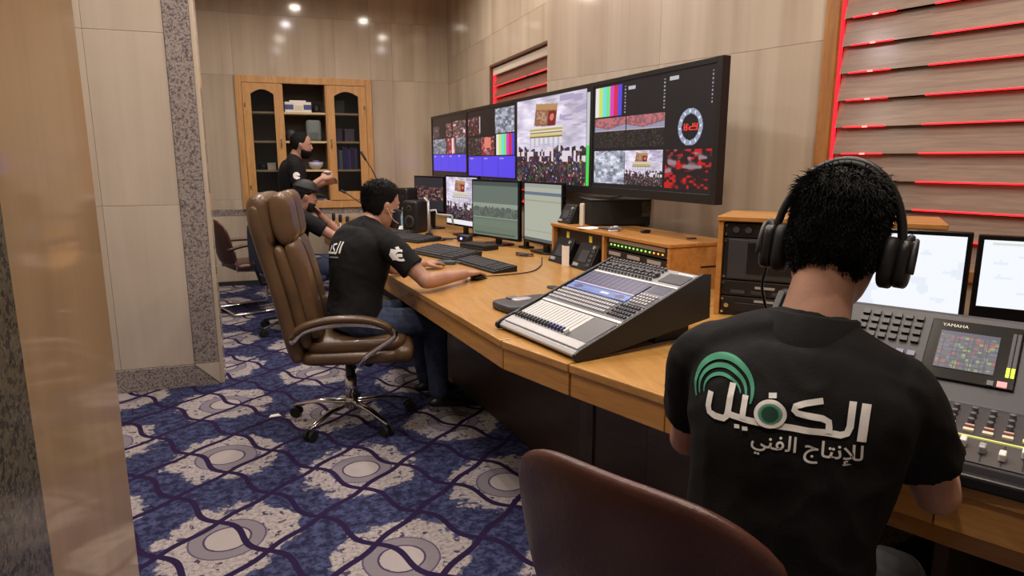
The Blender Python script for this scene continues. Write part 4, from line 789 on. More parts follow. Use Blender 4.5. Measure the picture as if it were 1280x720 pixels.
# floor items
tag(MB().prism([(-.03,-.02),(.035,-.012),(.02,.022),(-.02,.015)],.001,.004).build('paper_scrap', M_paper, loc=(-.10,3.79,0)), 'small white paper scrap on the carpet beside the tan chair', 'paper')
for k in range(4):
    r = random.Random(40+k); P = [(1.86+.05*k+r.uniform(-.03,.03), 1.72-.04*k, .008)]
    for j in range(5): P.append((P[-1][0]+r.uniform(.03,.14), P[-1][1]+r.uniform(-.14,.06), .008+.004*k+r.uniform(0,.02)))
    tag(MB().tube(crom(P,5),.006,6).build('floor_cable', M_rubber, None, True), ['black cable nearest the headphone man on the floor','looped black cable on the floor under the near desk','black cable crossing others on the floor under the near desk','thin black cable trailing right on the floor under the desk'][k], 'cable', 'cables on the floor under the near desk')
tag(MB().se((0,0,.06),(.05,.08,.06),(1.1,.9),n=14,m=9).build('plastic_bag', mat('clear_plastic',(190,192,200),.15,alpha=.35,bump=(40.,.8,(1,1,1))), None, True, loc=(.38,1.60,0)), 'crumpled clear plastic bag on the carpet by the maroon chair', 'bag')

# ---------------------------------------------------------------- people
def n3(v): return V(v).normalized()
def limb(mb, pts, rads, n=14, flat=1., k=4, up=None):
    """smooth tapering closed tube through pts"""
    P = crom(pts, k); rr = [float(x) for (x,) in crom([(r,) for r in rads], k)]; P = [V(p) for p in P]; m = len(P); rs = []
    u = V(up) if up is not None else None
    for i in range(m):
        t = (P[min(i+1,m-1)]-P[max(i-1,0)]).normalized()
        if u is None: u = V((0,0,1)) if abs(t.z) < .85 else V((1,0,0))
        a = t.cross(u).normalized(); b = a.cross(t).normalized(); u = b
        ring = lambda c, q: [tuple(c+a*(q*cos(2*pi*j/n))+b*(q*flat*sin(2*pi*j/n))) for j in range(n)]
        if i == 0: rs.append(ring(P[0]-t*rr[0]*.75, rr[0]*.35)); rs.append(ring(P[0]-t*rr[0]*.45, rr[0]*.8))
        rs.append(ring(P[i], rr[i]))
        if i == m-1: rs.append(ring(P[i]+t*rr[i]*.45, rr[i]*.8)); rs.append(ring(P[i]+t*rr[i]*.75, rr[i]*.35))
    mb.rings(rs)
def remesh(mb, vox, it, name, mt, parent, base, fold=0., seed=0.):
    v = [tuple(V(p)-V(base)) for p in mb.v]; me = bpy.data.meshes.new(name); me.from_pydata(v, [], mb.f)
    bm = bmesh.new(); bm.from_mesh(me); bmesh.ops.recalc_face_normals(bm, faces=bm.faces[:]); bm.to_mesh(me); bm.free()
    o = bpy.data.objects.new('tmp', me); COL.objects.link(o); r = o.modifiers.new('r','REMESH'); r.mode = 'VOXEL'; r.voxel_size = vox
    s = o.modifiers.new('s','SMOOTH'); s.factor = .5; s.iterations = it
    bpy.context.view_layer.update(); out = bpy.data.meshes.new_from_object(o.evaluated_get(bpy.context.evaluated_depsgraph_get())); bpy.data.objects.remove(o)
    if fold:
        out.update(); co = np.empty(len(out.vertices)*3); out.vertices.foreach_get('co', co); nn = np.empty_like(co); out.vertices.foreach_get('normal', nn); co = co.reshape(-1,3); nn = nn.reshape(-1,3)
        d = np.array([NZ.noise(V((p[0]*9+seed+p[2]*5, p[1]*9+p[2]*3, p[2]*7-p[0]*4)))*.6+(1-abs(NZ.noise(V((p[0]*14+p[2]*9, p[1]*14+seed, p[2]*13+p[1]*8)))))*.5-.35 for p in co])
        co += nn*(d*fold)[:,None]; out.vertices.foreach_set('co', co.ravel())
    out.name = name; out.materials.clear(); out.materials.append(mt); out.polygons.foreach_set('use_smooth', [True]*len(out.polygons)); out.update(); return link(name, out, parent)
HS = [(-.122,.004,.052,.030),(-.118,.026,.074,.0),(-.105,.045,.088,-.018),(-.085,.058,.094,-.040),(-.06,.066,.095,-.062),(-.03,.072,.094,-.083),(0,.0755,.092,-.098),(.03,.077,.094,-.104),(.06,.074,.090,-.101),(.085,.065,.078,-.088),(.105,.050,.056,-.064),(.117,.030,.030,-.036),(.121,.004,.004,-.006)]
def head_pt(z, a, grow=0.):
    for (z0,*p), (z1,*q) in zip(HS[:-1], HS[1:]):
        if z <= z1 or z1 == HS[-1][0]:
            f = min(1, max(0, (z-z0)/(z1-z0))); w, fr, bk_ = [x+(y-x)*f for x, y in zip(p, q)]; break
    yc = (fr+bk_)/2*0; c, s = cos(a), sin(a); ex = .9
    x = w*math.copysign(abs(c)**ex, c); y = (fr if s > 0 else -bk_)*math.copysign(abs(s)**ex, s)
    return V((x, y, z))
def head_grid(n=56, m=48):
    out = []
    for j in range(m+1):
        th = pi*j/m; z = -.1215*cos(th)-.0005; out.append([head_pt(z, 2*pi*i/n) for i in range(n)])
    return out
def sst(x): x = min(1., max(0., x)); return x*x*(3-2*x)
HSC = V((0,-.005,-.01))
def head_shell(fr, fn, thick_in=-.012):
    G = head_grid(); rs = []
    for r in G:
        row = []
        for p in r:
            d = (p-HSC); dn = V((d.x, d.y, d.z*.9)).normalized(); row.append(tuple(fr @ (p+dn*fn(p))))
        rs.append(row)
    return MB().rings(rs)
def hair_fn(thick=.016, front=.066, nape=-.072, rough=.004, seed=0., top=0.):
    def f(p):
        y = p.y
        if y > .062: zt = front
        elif y > .02: zt = front+(.012-front)*sst((.062-y)/.042)
        elif y > -.01: zt = .012+(-.018-.012)*sst((.02-y)/.03)
        else: zt = -.018+(nape+.018)*sst((-.01-y)/.04)
        h = sst((p.z-zt+.006*NZ.noise(V((p.x*110,p.y*110,seed))))/(.022 if y > 0 else .034)); nz = NZ.noise(V((p.x*60+seed,p.y*60,p.z*18)))+.6*NZ.noise(V((p.x*140,p.y*140+seed,p.z*40)))
        return -.010+h*(thick+.010+rough*nz+top*sst((p.z-.04)/.06))
    return f
def region(z0, z1, yf, grow, zs=.012, back=-.008, wav=0.):
    def f(p):
        a = sst((p.z-z0)/zs)*sst((z1-p.z)/zs)*sst((p.y-yf)/.02); return back+a*(grow-back+wav*sin(p.z*300))
    return f
def hand(mb, w, d, nrm, thumb, curl=.35, spread=.06, s=1., grip=0.):
    """w wrist, d towards the fingers, nrm back of the hand, thumb = side of the thumb"""
    w = V(w); d = n3(d); nrm = V(nrm); nrm = (nrm-d*nrm.dot(d)).normalized(); t = V(thumb); t = (t-d*t.dot(d)-nrm*t.dot(nrm)).normalized()
    rs = []
    for f, hw, ht in ((-.012,.024,.018),(.015,.029,.017),(.05,.040,.0155),(.085,.042,.0135),(.096,.036,.010)):
        c = w+d*(f*s); rs.append([tuple(c+t*(hw*s*math.copysign(abs(cos(a))**.7,cos(a)))+nrm*(ht*s*math.copysign(abs(sin(a))**.8,sin(a)))) for a in [2*pi*k/16 for k in range(16)]])
    mb.rings(rs)
    for k, (off, L, r) in enumerate(((.0305,.072,.0086),(.0105,.080,.0088),(-.0105,.074,.0084),(-.0305,.058,.0074))):
        b = w+d*(.086*s)+t*(off*s)-nrm*.001; dr = (d+t*(spread*(1.5-k))).normalized(); P = [b-dr*.02]; ang = curl*.45; q = b; P.append(q)
        for L_, c in ((.46,curl*.8),(.30,curl*1.2),(.24,curl*.9)):
            q = q+(dr*cos(ang)-nrm*sin(ang))*(L*L_*s); P.append(q); ang += c
        limb(mb, P, [r*s*1.05,r*s*1.08,r*s,r*s*.92,r*s*.78], 10, k=3)
    b = w+d*(.022*s)+t*(.024*s)-nrm*(.006*s); d1 = (d*.62+t*.70-nrm*(.25+grip)).normalized(); d2 = (d*.9+t*.22-nrm*(.25+grip)).normalized()
    limb(mb, [b-d1*.012, b+d1*(.035*s), b+d1*(.035*s)+d2*(.032*s), b+d1*(.035*s)+d2*(.058*s)], [.014*s,.0125*s,.0105*s,.0085*s], 10, k=3)
def person(label, base, J, heading, hd, o):
    """J: world joints; heading torso degrees clockwise from +Y; hd = (heading, pitch, roll) of the head"""
    t = thing('person', label, 'person', base); vx = o.get('vox', .007); g = o.get('girth', 1.)
    f = V((sin(R(heading)), cos(R(heading)), 0)); r = V((cos(R(heading)), -sin(R(heading)), 0))
    pel, nk = V(J['pelvis']), V(J['neck']); sl, sr = V(J['shL']), V(J['shR']); up = (nk-pel).normalized(); r = (sr-sl).normalized(); f2 = up.cross(r).normalized()
    rp = V((cos(R(J.get('ph',heading))), -sin(R(J.get('ph',heading))), 0)); L = (nk-pel).length
    hC = V(J['head']); fr = MX.Translation(hC) @ MX.Rotation(R(-hd[0]),4,'Z') @ MX.Rotation(R(hd[1]),4,'X') @ MX.Rotation(R(hd[2]),4,'Y'); HS_ = o.get('hs', 1.); fr = fr @ MX.Scale(HS_,4)
    def torso(mb, e, lo, hi, belly=0.):
        S = [(-.10,.150,.105,.0),(0,.172,.118,.0),(.16,.165,.112,.012),(.34,.152,.112,.012),(.55,.165,.120,.008),(.74,.182,.120,.0),(.86,.178,.104,-.006),(.94,.135,.083,-.012),(1.0,.074,.064,-.008)]
        rs = []; n = 28; pts = crom([tuple(x) for x in S], 3)
        for h, w, d, sh in pts:
            if h < lo-.001 or h > hi+.001: continue
            c = pel+(nk-pel)*h; bow = f2*(-.030*sin(pi*max(0,h))+sh) ; k = sst(h*1.6); rr = (rp*(1-k)+r*k).normalized(); ff = up.cross(rr).normalized(); w = w*g+e; d = d*g+e+(belly*math.exp(-((h-.22)/.2)**2))
            rs.append([tuple(c+bow+rr*(w*math.copysign(abs(cos(a))**.85,cos(a)))+ff*(d*math.copysign(abs(sin(a))**.85,sin(a)))) for a in [2*pi*q/n for q in range(n)]])
        mb.rings(rs)
    def shoulders(mb, e):
        for s in (sl, sr):
            a = nk+(s-nk)*.12-up*.01; limb(mb, [a-f2*.012, nk+(s-nk)*.55-up*.006-f2*.012, s-(s-nk)*.02-up*.004], [.060*g+e,.058*g+e,.060*g+e], 14)
    b = MB(); torso(b, -.012, -.1, 1.); shoulders(b, -.012)
    nb = fr @ V((0,-.030,-.055)); limb(b, [nk-up*.05-f2*.01, nk+(nb-nk)*.45+up*.005, nb, nb+(fr.to_3x3() @ V((0,.0,.05)))], [.072*g,.058*g,.056*g,.055*g], 18)
    G = head_grid(40,34); b.rings([[tuple(fr @ p) for p in row] for row in G])
    for c, d in (((0,.098,-.022),(.013,.016,.016)),((0,.093,-.004),(.009,.013,.026)),((.016,.094,-.026),(.009,.010,.009)),((-.016,.094,-.026),(.009,.010,.009)),((0,.094,-.064),(.024,.009,.006)),((0,.093,-.074),(.022,.009,.006)),((0,.084,-.108),(.022,.014,.014)),((.032,.080,.022),(.024,.012,.008)),((-.032,.080,.022),(.024,.012,.008)),((.043,.064,-.03),(.017,.013,.016)),((-.043,.064,-.03),(.017,.013,.016))):
        b.se(c, d, (1,1), T=fr, n=14, m=9)
    for s in (-1,1): b.se((0,0,0),(.009,.021,.032),(1,1),T=fr @ TR((s*.079,-.008,-.006),0,R(s*14),R(s*-18)),n=14,m=10); b.se((0,0,0),(.012,.012,.014),(1,1),T=fr @ TR((s*.072,-.004,-.014)),n=10,m=8)
    for sd in 'LR':
        sh, el, wr = V(J['sh'+sd]), V(J['el'+sd]), V(J['wr'+sd]); limb(b, [sh, sh+(el-sh)*.35, el-(el-sh)*.12, el, el+(wr-el)*.25, el+(wr-el)*.7, wr], [.054*g,.050*g,.041*g,.040*g,.042*g,.032*g,.0265*g], 14)
        hand(b, wr, *J['hand'+sd])
        hp, kn, an = pel+rp*(.092 if sd == 'R' else -.092)-V((0,0,.02)), V(J['kn'+sd]), V(J['an'+sd]); limb(b, [hp, hp+(kn-hp)*.5, kn, kn+(an-kn)*.3, an], [.082*g,.074*g,.056*g,.053*g,.036*g], 14)
    body = remesh(b, vx, o.get('sm', 2), 'body', M_skin, t, base)
    # shirt with sleeves
    s = MB(); torso(s, .014, -.02 if not o.get('untuck') else -.12, .975, o.get('belly', .0)); shoulders(s, .012)
    limb(s, [nk-up*.045-f2*.006, nk+up*.012-f2*.004], [.082*g,.066*g], 18)
    for sd in 'LR':
        sh, el = V(J['sh'+sd]), V(J['el'+sd]); e = sh+(el-sh)*o.get('sleeve',.66); d = (e-sh).normalized(); rs = []; n = 18; a = d.cross(V((0,0,1)) if abs(d.z) < .9 else V((1,0,0))).normalized(); c = a.cross(d)
        limb(s, [sh-d*.01, sh+(e-sh)*.4], [.066*g,.068*g], n)
        for q, rad in ((0,.068),(.3,.070),(.7,.068),(1.,.070)): p = sh+(e-sh)*q; rs.append([tuple(p+a*(rad*g*cos(2*pi*k/n))+c*(rad*g*sin(2*pi*k/n))) for k in range(n)])
        s.rings(rs)
    shirt = remesh(s, vx*1.1, o.get('ssm',6), 'shirt', o.get('shirt', M_cloth), t, base, o.get('fold',.011), o.get('seed',0.))
    p = MB(); S = [(pel-V((0,0,.07)),.165,.115),(pel,.185,.128),(pel+up*(.12*L),.178,.122)]
    p.rings([[tuple(c+rp*(w*g*cos(a))+up.cross(rp)*(d*g*sin(a))) for a in [2*pi*q/24 for q in range(24)]] for c, w, d in S])
    for sd in 'LR':
        hp, kn, an = pel+rp*(.092 if sd == 'R' else -.092)-V((0,0,.02)), V(J['kn'+sd]), V(J['an'+sd]); limb(p, [hp, hp+(kn-hp)*.5, kn, kn+(an-kn)*.4, an+(kn-an)*.05], [.096*g,.088*g,.070*g,.064*g,.056*g], 16)
        fd = n3(J.get('foot', tuple(f))); sh = MB(); limb(sh, [an-fd*.045-V((0,0,.035)), an+fd*.05-V((0,0,.045)), an+fd*.13-V((0,0,.06)), an+fd*.17-V((0,0,.062))], [.040,.043,.038,.026], 14, flat=.75); limb(sh, [an+V((0,0,.02)), an-V((0,0,.035))], [.042,.044], 14)
        so = remesh(sh, .008, 3, 'shoe', M_shoe, t, base)
    remesh(p, vx*1.25, 5, 'trousers', o.get('trousers', M_trous), t, base, .008, 3.)
    W2 = MX.Translation(-V(base)) @ fr
    hr = head_shell(W2, o['hair']).build('hair', o.get('hair_m', M_hair), t, True)
    if o.get('strands'): strands(W2, o['hair'], o['strands'][0], o['strands'][1], 5, hr, rnd=.7)
    for s in (-1,1): e = MB().se((0,0,0),(.0112,.0105,.0095),(1,1),T=W2 @ TR((s*.032,.0790,.002)),n=14,m=10).build('eye', M_eye, t, True); MB().se((0,0,0),(.0055,.003,.0055),(1,1),T=W2 @ TR((s*.032,.0885,.002)),n=10,m=6).build('iris', mat('dark_iris',(30,20,16),.2), e, True)
    for s in (-1,1): MB().tube([tuple(W2 @ V((s*.018,.0945,.022))), tuple(W2 @ V((s*.034,.094,.027))), tuple(W2 @ V((s*.050,.083,.023)))],[.0035,.0042,.003],6).build('eyebrow', M_hair, t, True)
    return t, body, shirt, fr, (f2, r, up)
def strokes(shirt, base, O, ex, ez, look, items, mts, lift=.0025, step=.006):
    """flat print: strokes given in metres (x to the right, y up) around O, laid on the shirt along direction look"""
    me = shirt.data; bv = BVHTree.FromPolygons([v.co.copy() for v in me.vertices], [tuple(p.vertices) for p in me.polygons]); O = V(O)-V(base); ex, ez, look = V(ex), V(ez), n3(look); mbs = {}
    def drop(x, y, k):
        q = O+ex*x+ez*y-look*.5; h = bv.ray_cast(q, look, 1.5)
        return tuple((h[0] if h[0] is not None else q+look*.5)-look*(lift+.0004*k))
    for idx, (pts, w, key) in enumerate(items):
        P = [V((a,b,0)) for a, b in pts]; Q = []
        for a, b in zip(P[:-1], P[1:]):
            n = max(1, int((b-a).length/step))
            for i in range(n): Q.append(a.lerp(b, i/n))
        Q.append(P[-1]); Lv, Rv = [], []; wf = w if callable(w) else (lambda q: w)
        for i, q in enumerate(Q):
            t = (Q[min(i+1,len(Q)-1)]-Q[max(i-1,0)]); t = t.normalized() if t.length > 0 else V((1,0,0)); nn = V((-t.y,t.x,0))*(wf(i/(len(Q)-1))/2); Lv.append(q+nn); Rv.append(q-nn)
        mb = mbs.setdefault(key, MB()); k = idx; vs = []
        C_ = 3
        for a, b in zip(Lv, Rv): vs += [drop(*(a.lerp(b, c/C_)).xy, k) for c in range(C_+1)]
        mb.add(vs, [(i*(C_+1)+c, i*(C_+1)+c+1, (i+1)*(C_+1)+c+1, (i+1)*(C_+1)+c) for i in range(len(Q)-1) for c in range(C_)])
    for key, mb in mbs.items(): mb.build('shirt_print', mts[key], shirt)
def text_print(shirt, base, O, ex, ez, look, string, x0, x1, y, mt, lift=.003):
    c = bpy.data.curves.new('t','FONT'); c.body = string; c.offset = .012; o = bpy.data.objects.new('t', c); COL.objects.link(o); bpy.context.view_layer.update()
    me = bpy.data.meshes.new_from_object(o.evaluated_get(bpy.context.evaluated_depsgraph_get())); bpy.data.objects.remove(o)
    xs = [v.co.x for v in me.vertices]; k = (x1-x0)/(max(xs)-min(xs)); m0 = min(xs); sm = shirt.data
    bv = BVHTree.FromPolygons([v.co.copy() for v in sm.vertices], [tuple(p.vertices) for p in sm.polygons]); O = V(O)-V(base); look = n3(look)
    for v in me.vertices:
        q = O+V(ex)*(x0+(v.co.x-m0)*k)+V(ez)*(y+v.co.y*k)-look*.5; h = bv.ray_cast(q, look, 1.5); v.co = (h[0] if h[0] is not None else q+look*.5)-look*lift
    me.materials.clear(); me.materials.append(mt); link('shirt_lettering', me, shirt)
def strands(W, fn, num, L, seed, parent, comb=(0,-.4,-.5), rnd=.5, r=.0011, mt=None):
    """short hair strands rooted on the hair shell"""
    rg = random.Random(seed); mb = MB(); n = 0; tries = 0
    while n < num and tries < num*6:
        tries += 1; z = .1215*rg.uniform(-1,1); p = head_pt(z, rg.uniform(0,2*pi)); f = fn(p)
        if f < .0005: continue
        d = p-HSC; dn = V((d.x,d.y,d.z*.9)).normalized(); a = p+dn*(f-.003); top = sst((p.z-.02)/.08)
        cm = V(comb)+V((d.x*3*(1-top),0,0)); dr = (dn*(.10+.16*top)+cm+V((rg.gauss(0,1),rg.gauss(0,1),rg.gauss(0,1)))*rnd*.5).normalized(); ln = L*(.45+.75*top)*rg.uniform(.6,1.2)
        b = a+dr*(ln*.55)+dn*.001; c = b+(dr+V((0,0,-.35))-dn*.2).normalized()*(ln*.45); s_ = dr.cross(dn).normalized()*r; t_ = dr.cross(s_).normalized()*r
        vs = [a+s_,a-s_*.5+t_,a-s_*.5-t_,b+s_*.8,b-s_*.4+t_*.8,b-s_*.4-t_*.8,c]; mb.add([tuple(W @ v) for v in vs], [(0,1,4,3),(1,2,5,4),(2,0,3,5),(3,4,6),(4,5,6),(5,3,6)]); n += 1
    return stuff(mb.build('hair_strands', mt or M_hair, parent))
def arc(cx, cy, rx, ry, a0, a1, n=24): return [(cx+rx*cos(R(a0+(a1-a0)*i/n)), cy+ry*sin(R(a0+(a1-a0)*i/n))) for i in range(n+1)]

# --- headphone man, seen from behind
FB = (.87,.95,0)
J = dict(pelvis=(.83,.915,.56), neck=(.915,.945,1.105), shL=(.79,1.085,1.035), shR=(.99,.815,1.022), head=(.985,.975,1.262), elL=(.855,1.225,.79), wrL=(1.07,1.335,.825), elR=(1.14,.83,.80), wrR=(1.31,1.0,.85),
         handL=((.88,.40,-.05),(0,0,1),(.4,-.9,0),.45,.05), handR=((.75,.62,-.06),(0,0,1),(-.62,.75,0),.45,.05), knL=(1.13,1.24,.50), knR=(1.24,.98,.50), anL=(1.17,1.24,.10), anR=(1.27,.99,.10), foot=(.86,.5,0))
pt, body, shirt, FR, (ff, rr, uu) = person('man in black polo with white and green back print wearing headphones', FB, J, 53, (54,-9,4), dict(strands=(10000,.022), hair=hair_fn(.004,.07,-.084,.005,1.,.016), vox=.0065, girth=1.0, hs=1.03, trousers=M_trous, fold=.014, sleeve=.62, seed=4., ssm=5))
cl = MB(); nkb = V(J['neck'])-V(FB); n = 32
rs = []
for (h, rad, th) in ((-.030,.084,0),(.030,.071,0),(.038,.073,0),(.034,.080,0),(-.034,.094,0)):
    rs.append([tuple(nkb+uu*(h-(.030 if sin(2*pi*k/n) > 0 else 0)*max(0,sin(2*pi*k/n)))-ff*.006+rr*(rad*cos(2*pi*k/n))+ff*(rad*.98*sin(2*pi*k/n))) for k in range(n)])
cl.rings(rs, cap=False).build('collar', M_cloth, shirt, True)
# logo drawn as strokes (crop coordinates of the lettering, turned upright)
def lg(x, y):
    a = R(9.5); s = .000272; dx, dy = x-560, y-390; return ((dx*cos(a)+dy*sin(a))*s, -(-dx*sin(a)+dy*cos(a))*s)
def st(pts, w, key='w'): return ([lg(*p) for p in pts], (w if callable(w) else w*.000272), key)
def ea(cx, cy, rx, ry, a0, a1, rot=0): return [(cx+rx*cos(R(q))*cos(R(rot))-ry*sin(R(q))*sin(R(rot)), cy+rx*cos(R(q))*sin(R(rot))+ry*sin(R(q))*cos(R(rot))) for q in np.linspace(a0,a1,40)]
wid = lambda m: (lambda q: .000272*m*(.25+.75*sin(pi*min(1,q*1.0))**.8+.02))
items = [([lg(*p) for p in ea(250,290,212,190,150,372,8)], wid(40), 'g'), ([lg(*p) for p in ea(250,300,172,146,155,365,10)], wid(28), 'g'), ([lg(*p) for p in ea(255,310,135,106,160,340,12)], wid(20), 'g')]
items += [st([(182,305),(164,395),(172,432),(215,450),(275,457),(298,440),(308,400),(334,245)],40), st([(300,415),(330,432),(380,440),(420,448),(500,462),(700,492),(880,522),(950,537),(985,528),(1003,490),(1025,350)],38), st([(422,308),(408,400),(402,446)],38),
          st([(1095,365),(1057,577)],48), st([(868,340),(770,350),(720,362),(712,385),(730,404),(860,438),(893,460),(893,495),(888,525)],36), st([(566,303),(612,303)],30), st([(350,492),(384,492)],24), st([(402,500),(437,500)],24)]
items += [st(ea(574,408,84,72,0,360),24), st(ea(574,408,62,52,0,360),12,'w2'), st(ea(574,408,50,42,0,360),30,'g'), st(ea(574,408,24,20,0,360),52,'d')]
exl = V((rr.x,rr.y,0)).normalized(); lk = V((ff.x,ff.y,0)).normalized(); ezl = V((0,0,1))
strokes(shirt, FB, V((.85,.93,1.005)), exl, ezl, lk, items, {'w':M_print_w,'w2':mat('soft_white_print',(180,196,188),.7),'g':M_print_g,'d':M_print_dg}, .003)
text_print(shirt, FB, V((.85,.93,1.005)), exl, ezl, lk, '\uFEF2\uFEE8\uFED4\uFEDF\uFE8D \uFE9D\uFE8E\uFE98\uFEE7\uFEFA\uFEDF', lg(458,540)[0], lg(1062,645)[0], lg(770,650)[1], M_print_w)
# headphones
hp = thing('headphones', 'black over-ear headphones on the seated man in front', 'headphones', tuple(FR.translation)); HR = MX.Translation(-V(FR.translation)) @ FR
MB().tube([tuple(HR @ V((.104*cos(a)*1.02,-.008-.006*sin(a),-.005+.158*sin(a)))) for a in np.linspace(-.02,pi+.02,28)],[.008]*28,8,flat=1.0).build('headband', M_black, hp, True)
MB().tube([tuple(HR @ V((.098*cos(a),-.008-.006*sin(a),-.002+.150*sin(a)))) for a in np.linspace(.9,pi-.9,16)],[.013]*16,10,flat=.6).build('headband_pad', M_black2, hp, True)
for s in (-1,1):
    MB().se((0,0,0),(.016,.038,.046),(.6,.8),T=HR @ TR((s*.090,-.004,-.018)),n=22).build('ear_cushion', M_black2, hp, True); c = MB().se((0,0,0),(.015,.034,.042),(.5,.8),T=HR @ TR((s*.112,-.004,-.018)),n=22).build('ear_cup', M_black, hp, True)
    MB().tube([tuple(HR @ V((s*.126,-.004+.030*cos(a),-.018+.044*sin(a)))) for a in np.linspace(-.3,pi+.3,14)],.004,6).build('yoke', M_dgrey, c, True); MB().tube([tuple(HR @ V((s*.100,-.012,.0))), tuple(HR @ V((s*.118,-.008,.03)))],.007,8).build('slider', M_dgrey, hp, True)
MB().tube([tuple(HR @ V(p)) for p in crom([(-.112,.0,-.058),(-.118,.02,-.10),(-.105,.06,-.16),(-.10,.12,-.22)],5)],.003,6).build('cable', M_black, hp, True)

# --- man at the desk with his hand on the mouse
MBs = (.40,3.55,0)
J = dict(pelvis=(.335,3.53,.60), neck=(.44,3.57,1.075), shL=(.345,3.735,1.005), shR=(.512,3.40,.995), head=(.512,3.60,1.178), elL=(.60,3.86,.80), wrL=(.82,4.02,.79), elR=(.685,3.30,.812), wrR=(.95,3.52,.797),
         handL=((.85,.50,-.03),(0,0,1),(.5,-.85,0),.3,.05), handR=((.80,.595,-.02),(.05,.05,1),(-.6,.8,0),.34,.05), knL=(.74,3.80,.53), knR=(.76,3.52,.53), anL=(.78,3.84,.10), anR=(.80,3.55,.10), foot=(1,.1,0), ph=75)
pt, body, shirt, FR2, (ff, rr, uu) = person('man in black shirt and dark mask with his hand on the mouse', MBs, J, 64, (68,-6,0), dict(strands=(3500,.022), hair=hair_fn(.006,.062,-.07,.004,2.,.014), vox=.0055, trousers=M_jeans, fold=.010, seed=9.))
W2 = MX.Translation(-V(MBs)) @ FR2
head_shell(W2, lambda p: region(-.114,-.004,.026,.013+.013*sst((.045-abs(p.x))/.04)*sst((p.y-.05)/.03),wav=.0008)(p)).build('face_mask', M_navy, pt, True)
for s in (-1,1):
    for z in (-.02,-.085): MB().tube([tuple(W2 @ V(p)) for p in crom([(s*.052,.082,z),(s*.078,.03,z*.6-.012),(s*.086,-.012,-.006)],4)],.0018,5).build('mask_strap', M_white, pt, True)
blk = lambda pts, w, k='w': (pts, w, k)
strokes(shirt, MBs, V((.37,3.58,.965)), V((rr.x,rr.y,0)).normalized(), V((0,0,1)), V((ff.x,ff.y,0)).normalized(), [blk([(.035,.045),(.030,-.012),(.012,-.018)],.012), blk([(.062,.045),(.057,-.014)],.012), blk([(.012,.03),(-.015,.025),(-.012,.008),(.008,-.002),(.004,-.016),(-.09,-.022)],.009), blk([(-.03,.02),(-.034,-.016)],.009), blk([(.055,-.034),(-.04,-.042)],.008,'g')], {'w':M_print_w,'g':mat('grey_print',(130,130,140),.7)}, .003)
strokes(shirt, MBs, V((.53,3.345,.955)), V((.90,.42,0)).normalized(), V((0,0,1)), V((-.42,.90,0)), [blk([(-.018,.026),(-.024,.0),(-.012,-.026)],.020), blk(arc(.004,-.004,.024,.024,60,300),.012), blk([(-.01,.03),(.006,.034)],.012), blk([(.0,.004),(.0,-.012)],.022)], {'w':M_print_w}, .003)

# --- man with a cap resting his chin on his hand
CB = (.11,5.85,0)
J = dict(pelvis=(.05,5.82,.565), neck=(.13,5.87,1.01), shL=(.085,6.04,.945), shR=(.185,5.71,.94), head=(.205,5.90,1.115), elL=(.47,6.02,.795), wrL=(.32,5.94,.965), elR=(.41,5.66,.80), wrR=(.66,5.79,.79),
         handL=((-.55,-.25,.75),(.6,.5,.6),(-.3,-.9,-.2),.7,.03), handR=((.9,.42,-.02),(0,0,1),(-.4,.9,0),.4,.05), knL=(.56,6.0,.52), knR=(.58,5.72,.52), anL=(.58,6.0,.10), anR=(.60,5.74,.10), foot=(1,.2,0))
pt, body, shirt, FR3, _ = person('man in black cap and mask resting his chin on one hand', CB, J, 72, (82,-16,0), dict(hair=hair_fn(.010,.07,-.06,.002,3.), vox=.008, trousers=M_jeans, fold=.010, seed=14.))
W2 = MX.Translation(-V(CB)) @ FR3; head_shell(W2, region(-.115,-.03,.02,.010)).build('face_mask', M_black2, pt, True)
cp = thing('baseball_cap', 'black cap on the man resting his chin', 'cap', tuple(FR3.translation)); HC = MX.Translation(-V(FR3.translation)) @ FR3
head_shell(HC, lambda p: -.012+sst((p.z-.045-.015*(p.y < 0)*0)/.016)*(.030+.010*sst((p.z-.08)/.04))).build('crown', M_black2, cp, True)
rs = []
for k in range(13): a = pi*k/12; rs.append([tuple(HC @ V((.088*cos(a), .072*sin(a)+.015, .058))), tuple(HC @ V((.082*cos(a), .155*sin(a)+.030, .050-.0)))  , tuple(HC @ V((.082*cos(a), .155*sin(a)+.030, .045))), tuple(HC @ V((.088*cos(a), .072*sin(a)+.015, .052)))])
MB().rings(rs).build('peak', M_black2, cp, True); MB().se((0,0,0),(.008,.008,.005),(1,1),T=HC @ TR((0,0,.142)),n=10,m=6).build('button', M_black2, cp, True)

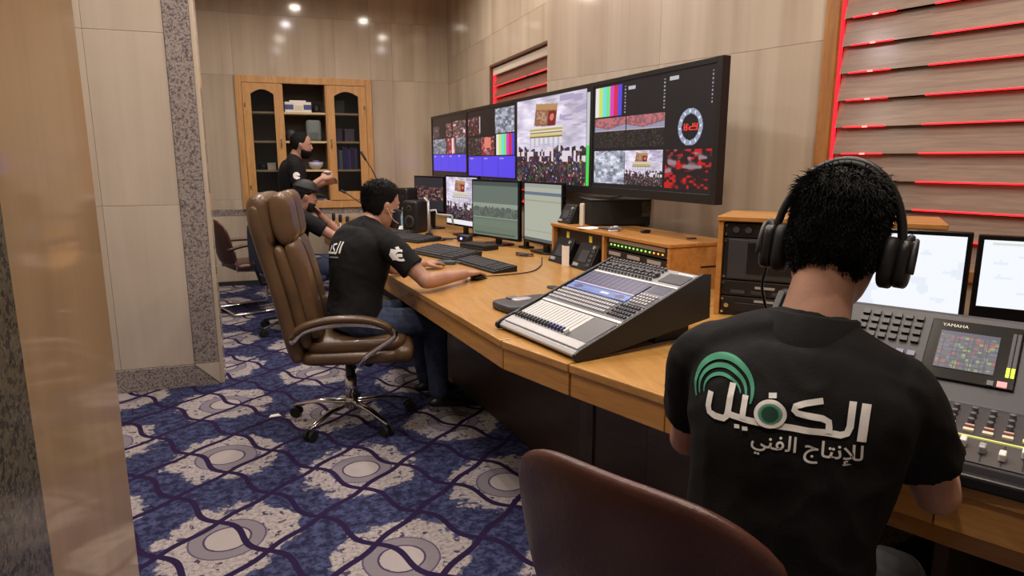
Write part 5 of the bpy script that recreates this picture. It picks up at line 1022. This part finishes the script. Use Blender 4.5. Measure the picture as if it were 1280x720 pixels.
# --- bearded man standing at the far end
SB = (.17,7.16,0)
J = dict(pelvis=(.13,7.16,.92), neck=(.175,7.16,1.43), shL=(.16,7.34,1.37), shR=(.165,6.98,1.365), head=(.245,7.155,1.565), elL=(.24,7.36,1.10), wrL=(.46,7.24,1.19), elR=(.20,6.93,1.09), wrR=(.41,6.99,1.235),
         handL=((.9,-.3,.2),(0,.9,.4),(0,-.3,.9),.6,.03), handR=((.85,.15,.35),(0,-.9,.4),(-.2,.3,.9),.7,.03,1.,.2), knL=(.17,7.25,.50), knR=(.17,7.06,.50), anL=(.14,7.25,.095), anR=(.14,7.06,.095), foot=(1,0,0))
pt, body, shirt, FR4, (ff, rr, uu) = person('bearded man in black shirt standing before the cabinet', SB, J, 90, (92,-4,0), dict(strands=(1500,.014), hair=hair_fn(.008,.098,-.07,.003,5.), vox=.008, trousers=M_trous, fold=.009, seed=21., untuck=1))
W2 = MX.Translation(-V(SB)) @ FR4
def beard(p):
    side = sst((.055-abs(p.y-.045))/.02) ; a = sst((-.030-p.z)/.018)*sst((p.y+.012)/.02); m = 1-sst(1-(abs(p.x)/.02))*sst(1-abs(p.z+.069)/.008) if p.y > .06 else 1; cheek = sst((-.045-p.z+.02*(1-sst((p.y-.0)/.06)))/.015); return -.008+a*cheek*m*(.018+.003*NZ.noise(V((p.x*90,p.y*90,p.z*90))))
head_shell(W2, beard).build('beard', M_hair, pt, True)
strokes(shirt, SB, V((.175,6.93,1.27)), V((1,0,0)), V((0,0,1)), V((0,1,0)), [blk(arc(0,0,.018,.020,0,330),.030), blk([(.016,-.014),(.028,-.024)],.014)], {'w':M_print_w}, .003)
t = thing('hand_cup', 'small dark cup with a white rim held by the standing man', 'cup', (.475,7.02,1.235)); MB().lathe([(.022,0),(.030,.01),(.034,.075),(.030,.075),(.026,.02),(.01,.015)],n=18).build('cup_wall', M_dgrey, t, True); MB().lathe([(.0345,.06),(.0355,.075),(.030,.0765),(.028,.07)],n=18).build('rim', M_white, t, True)
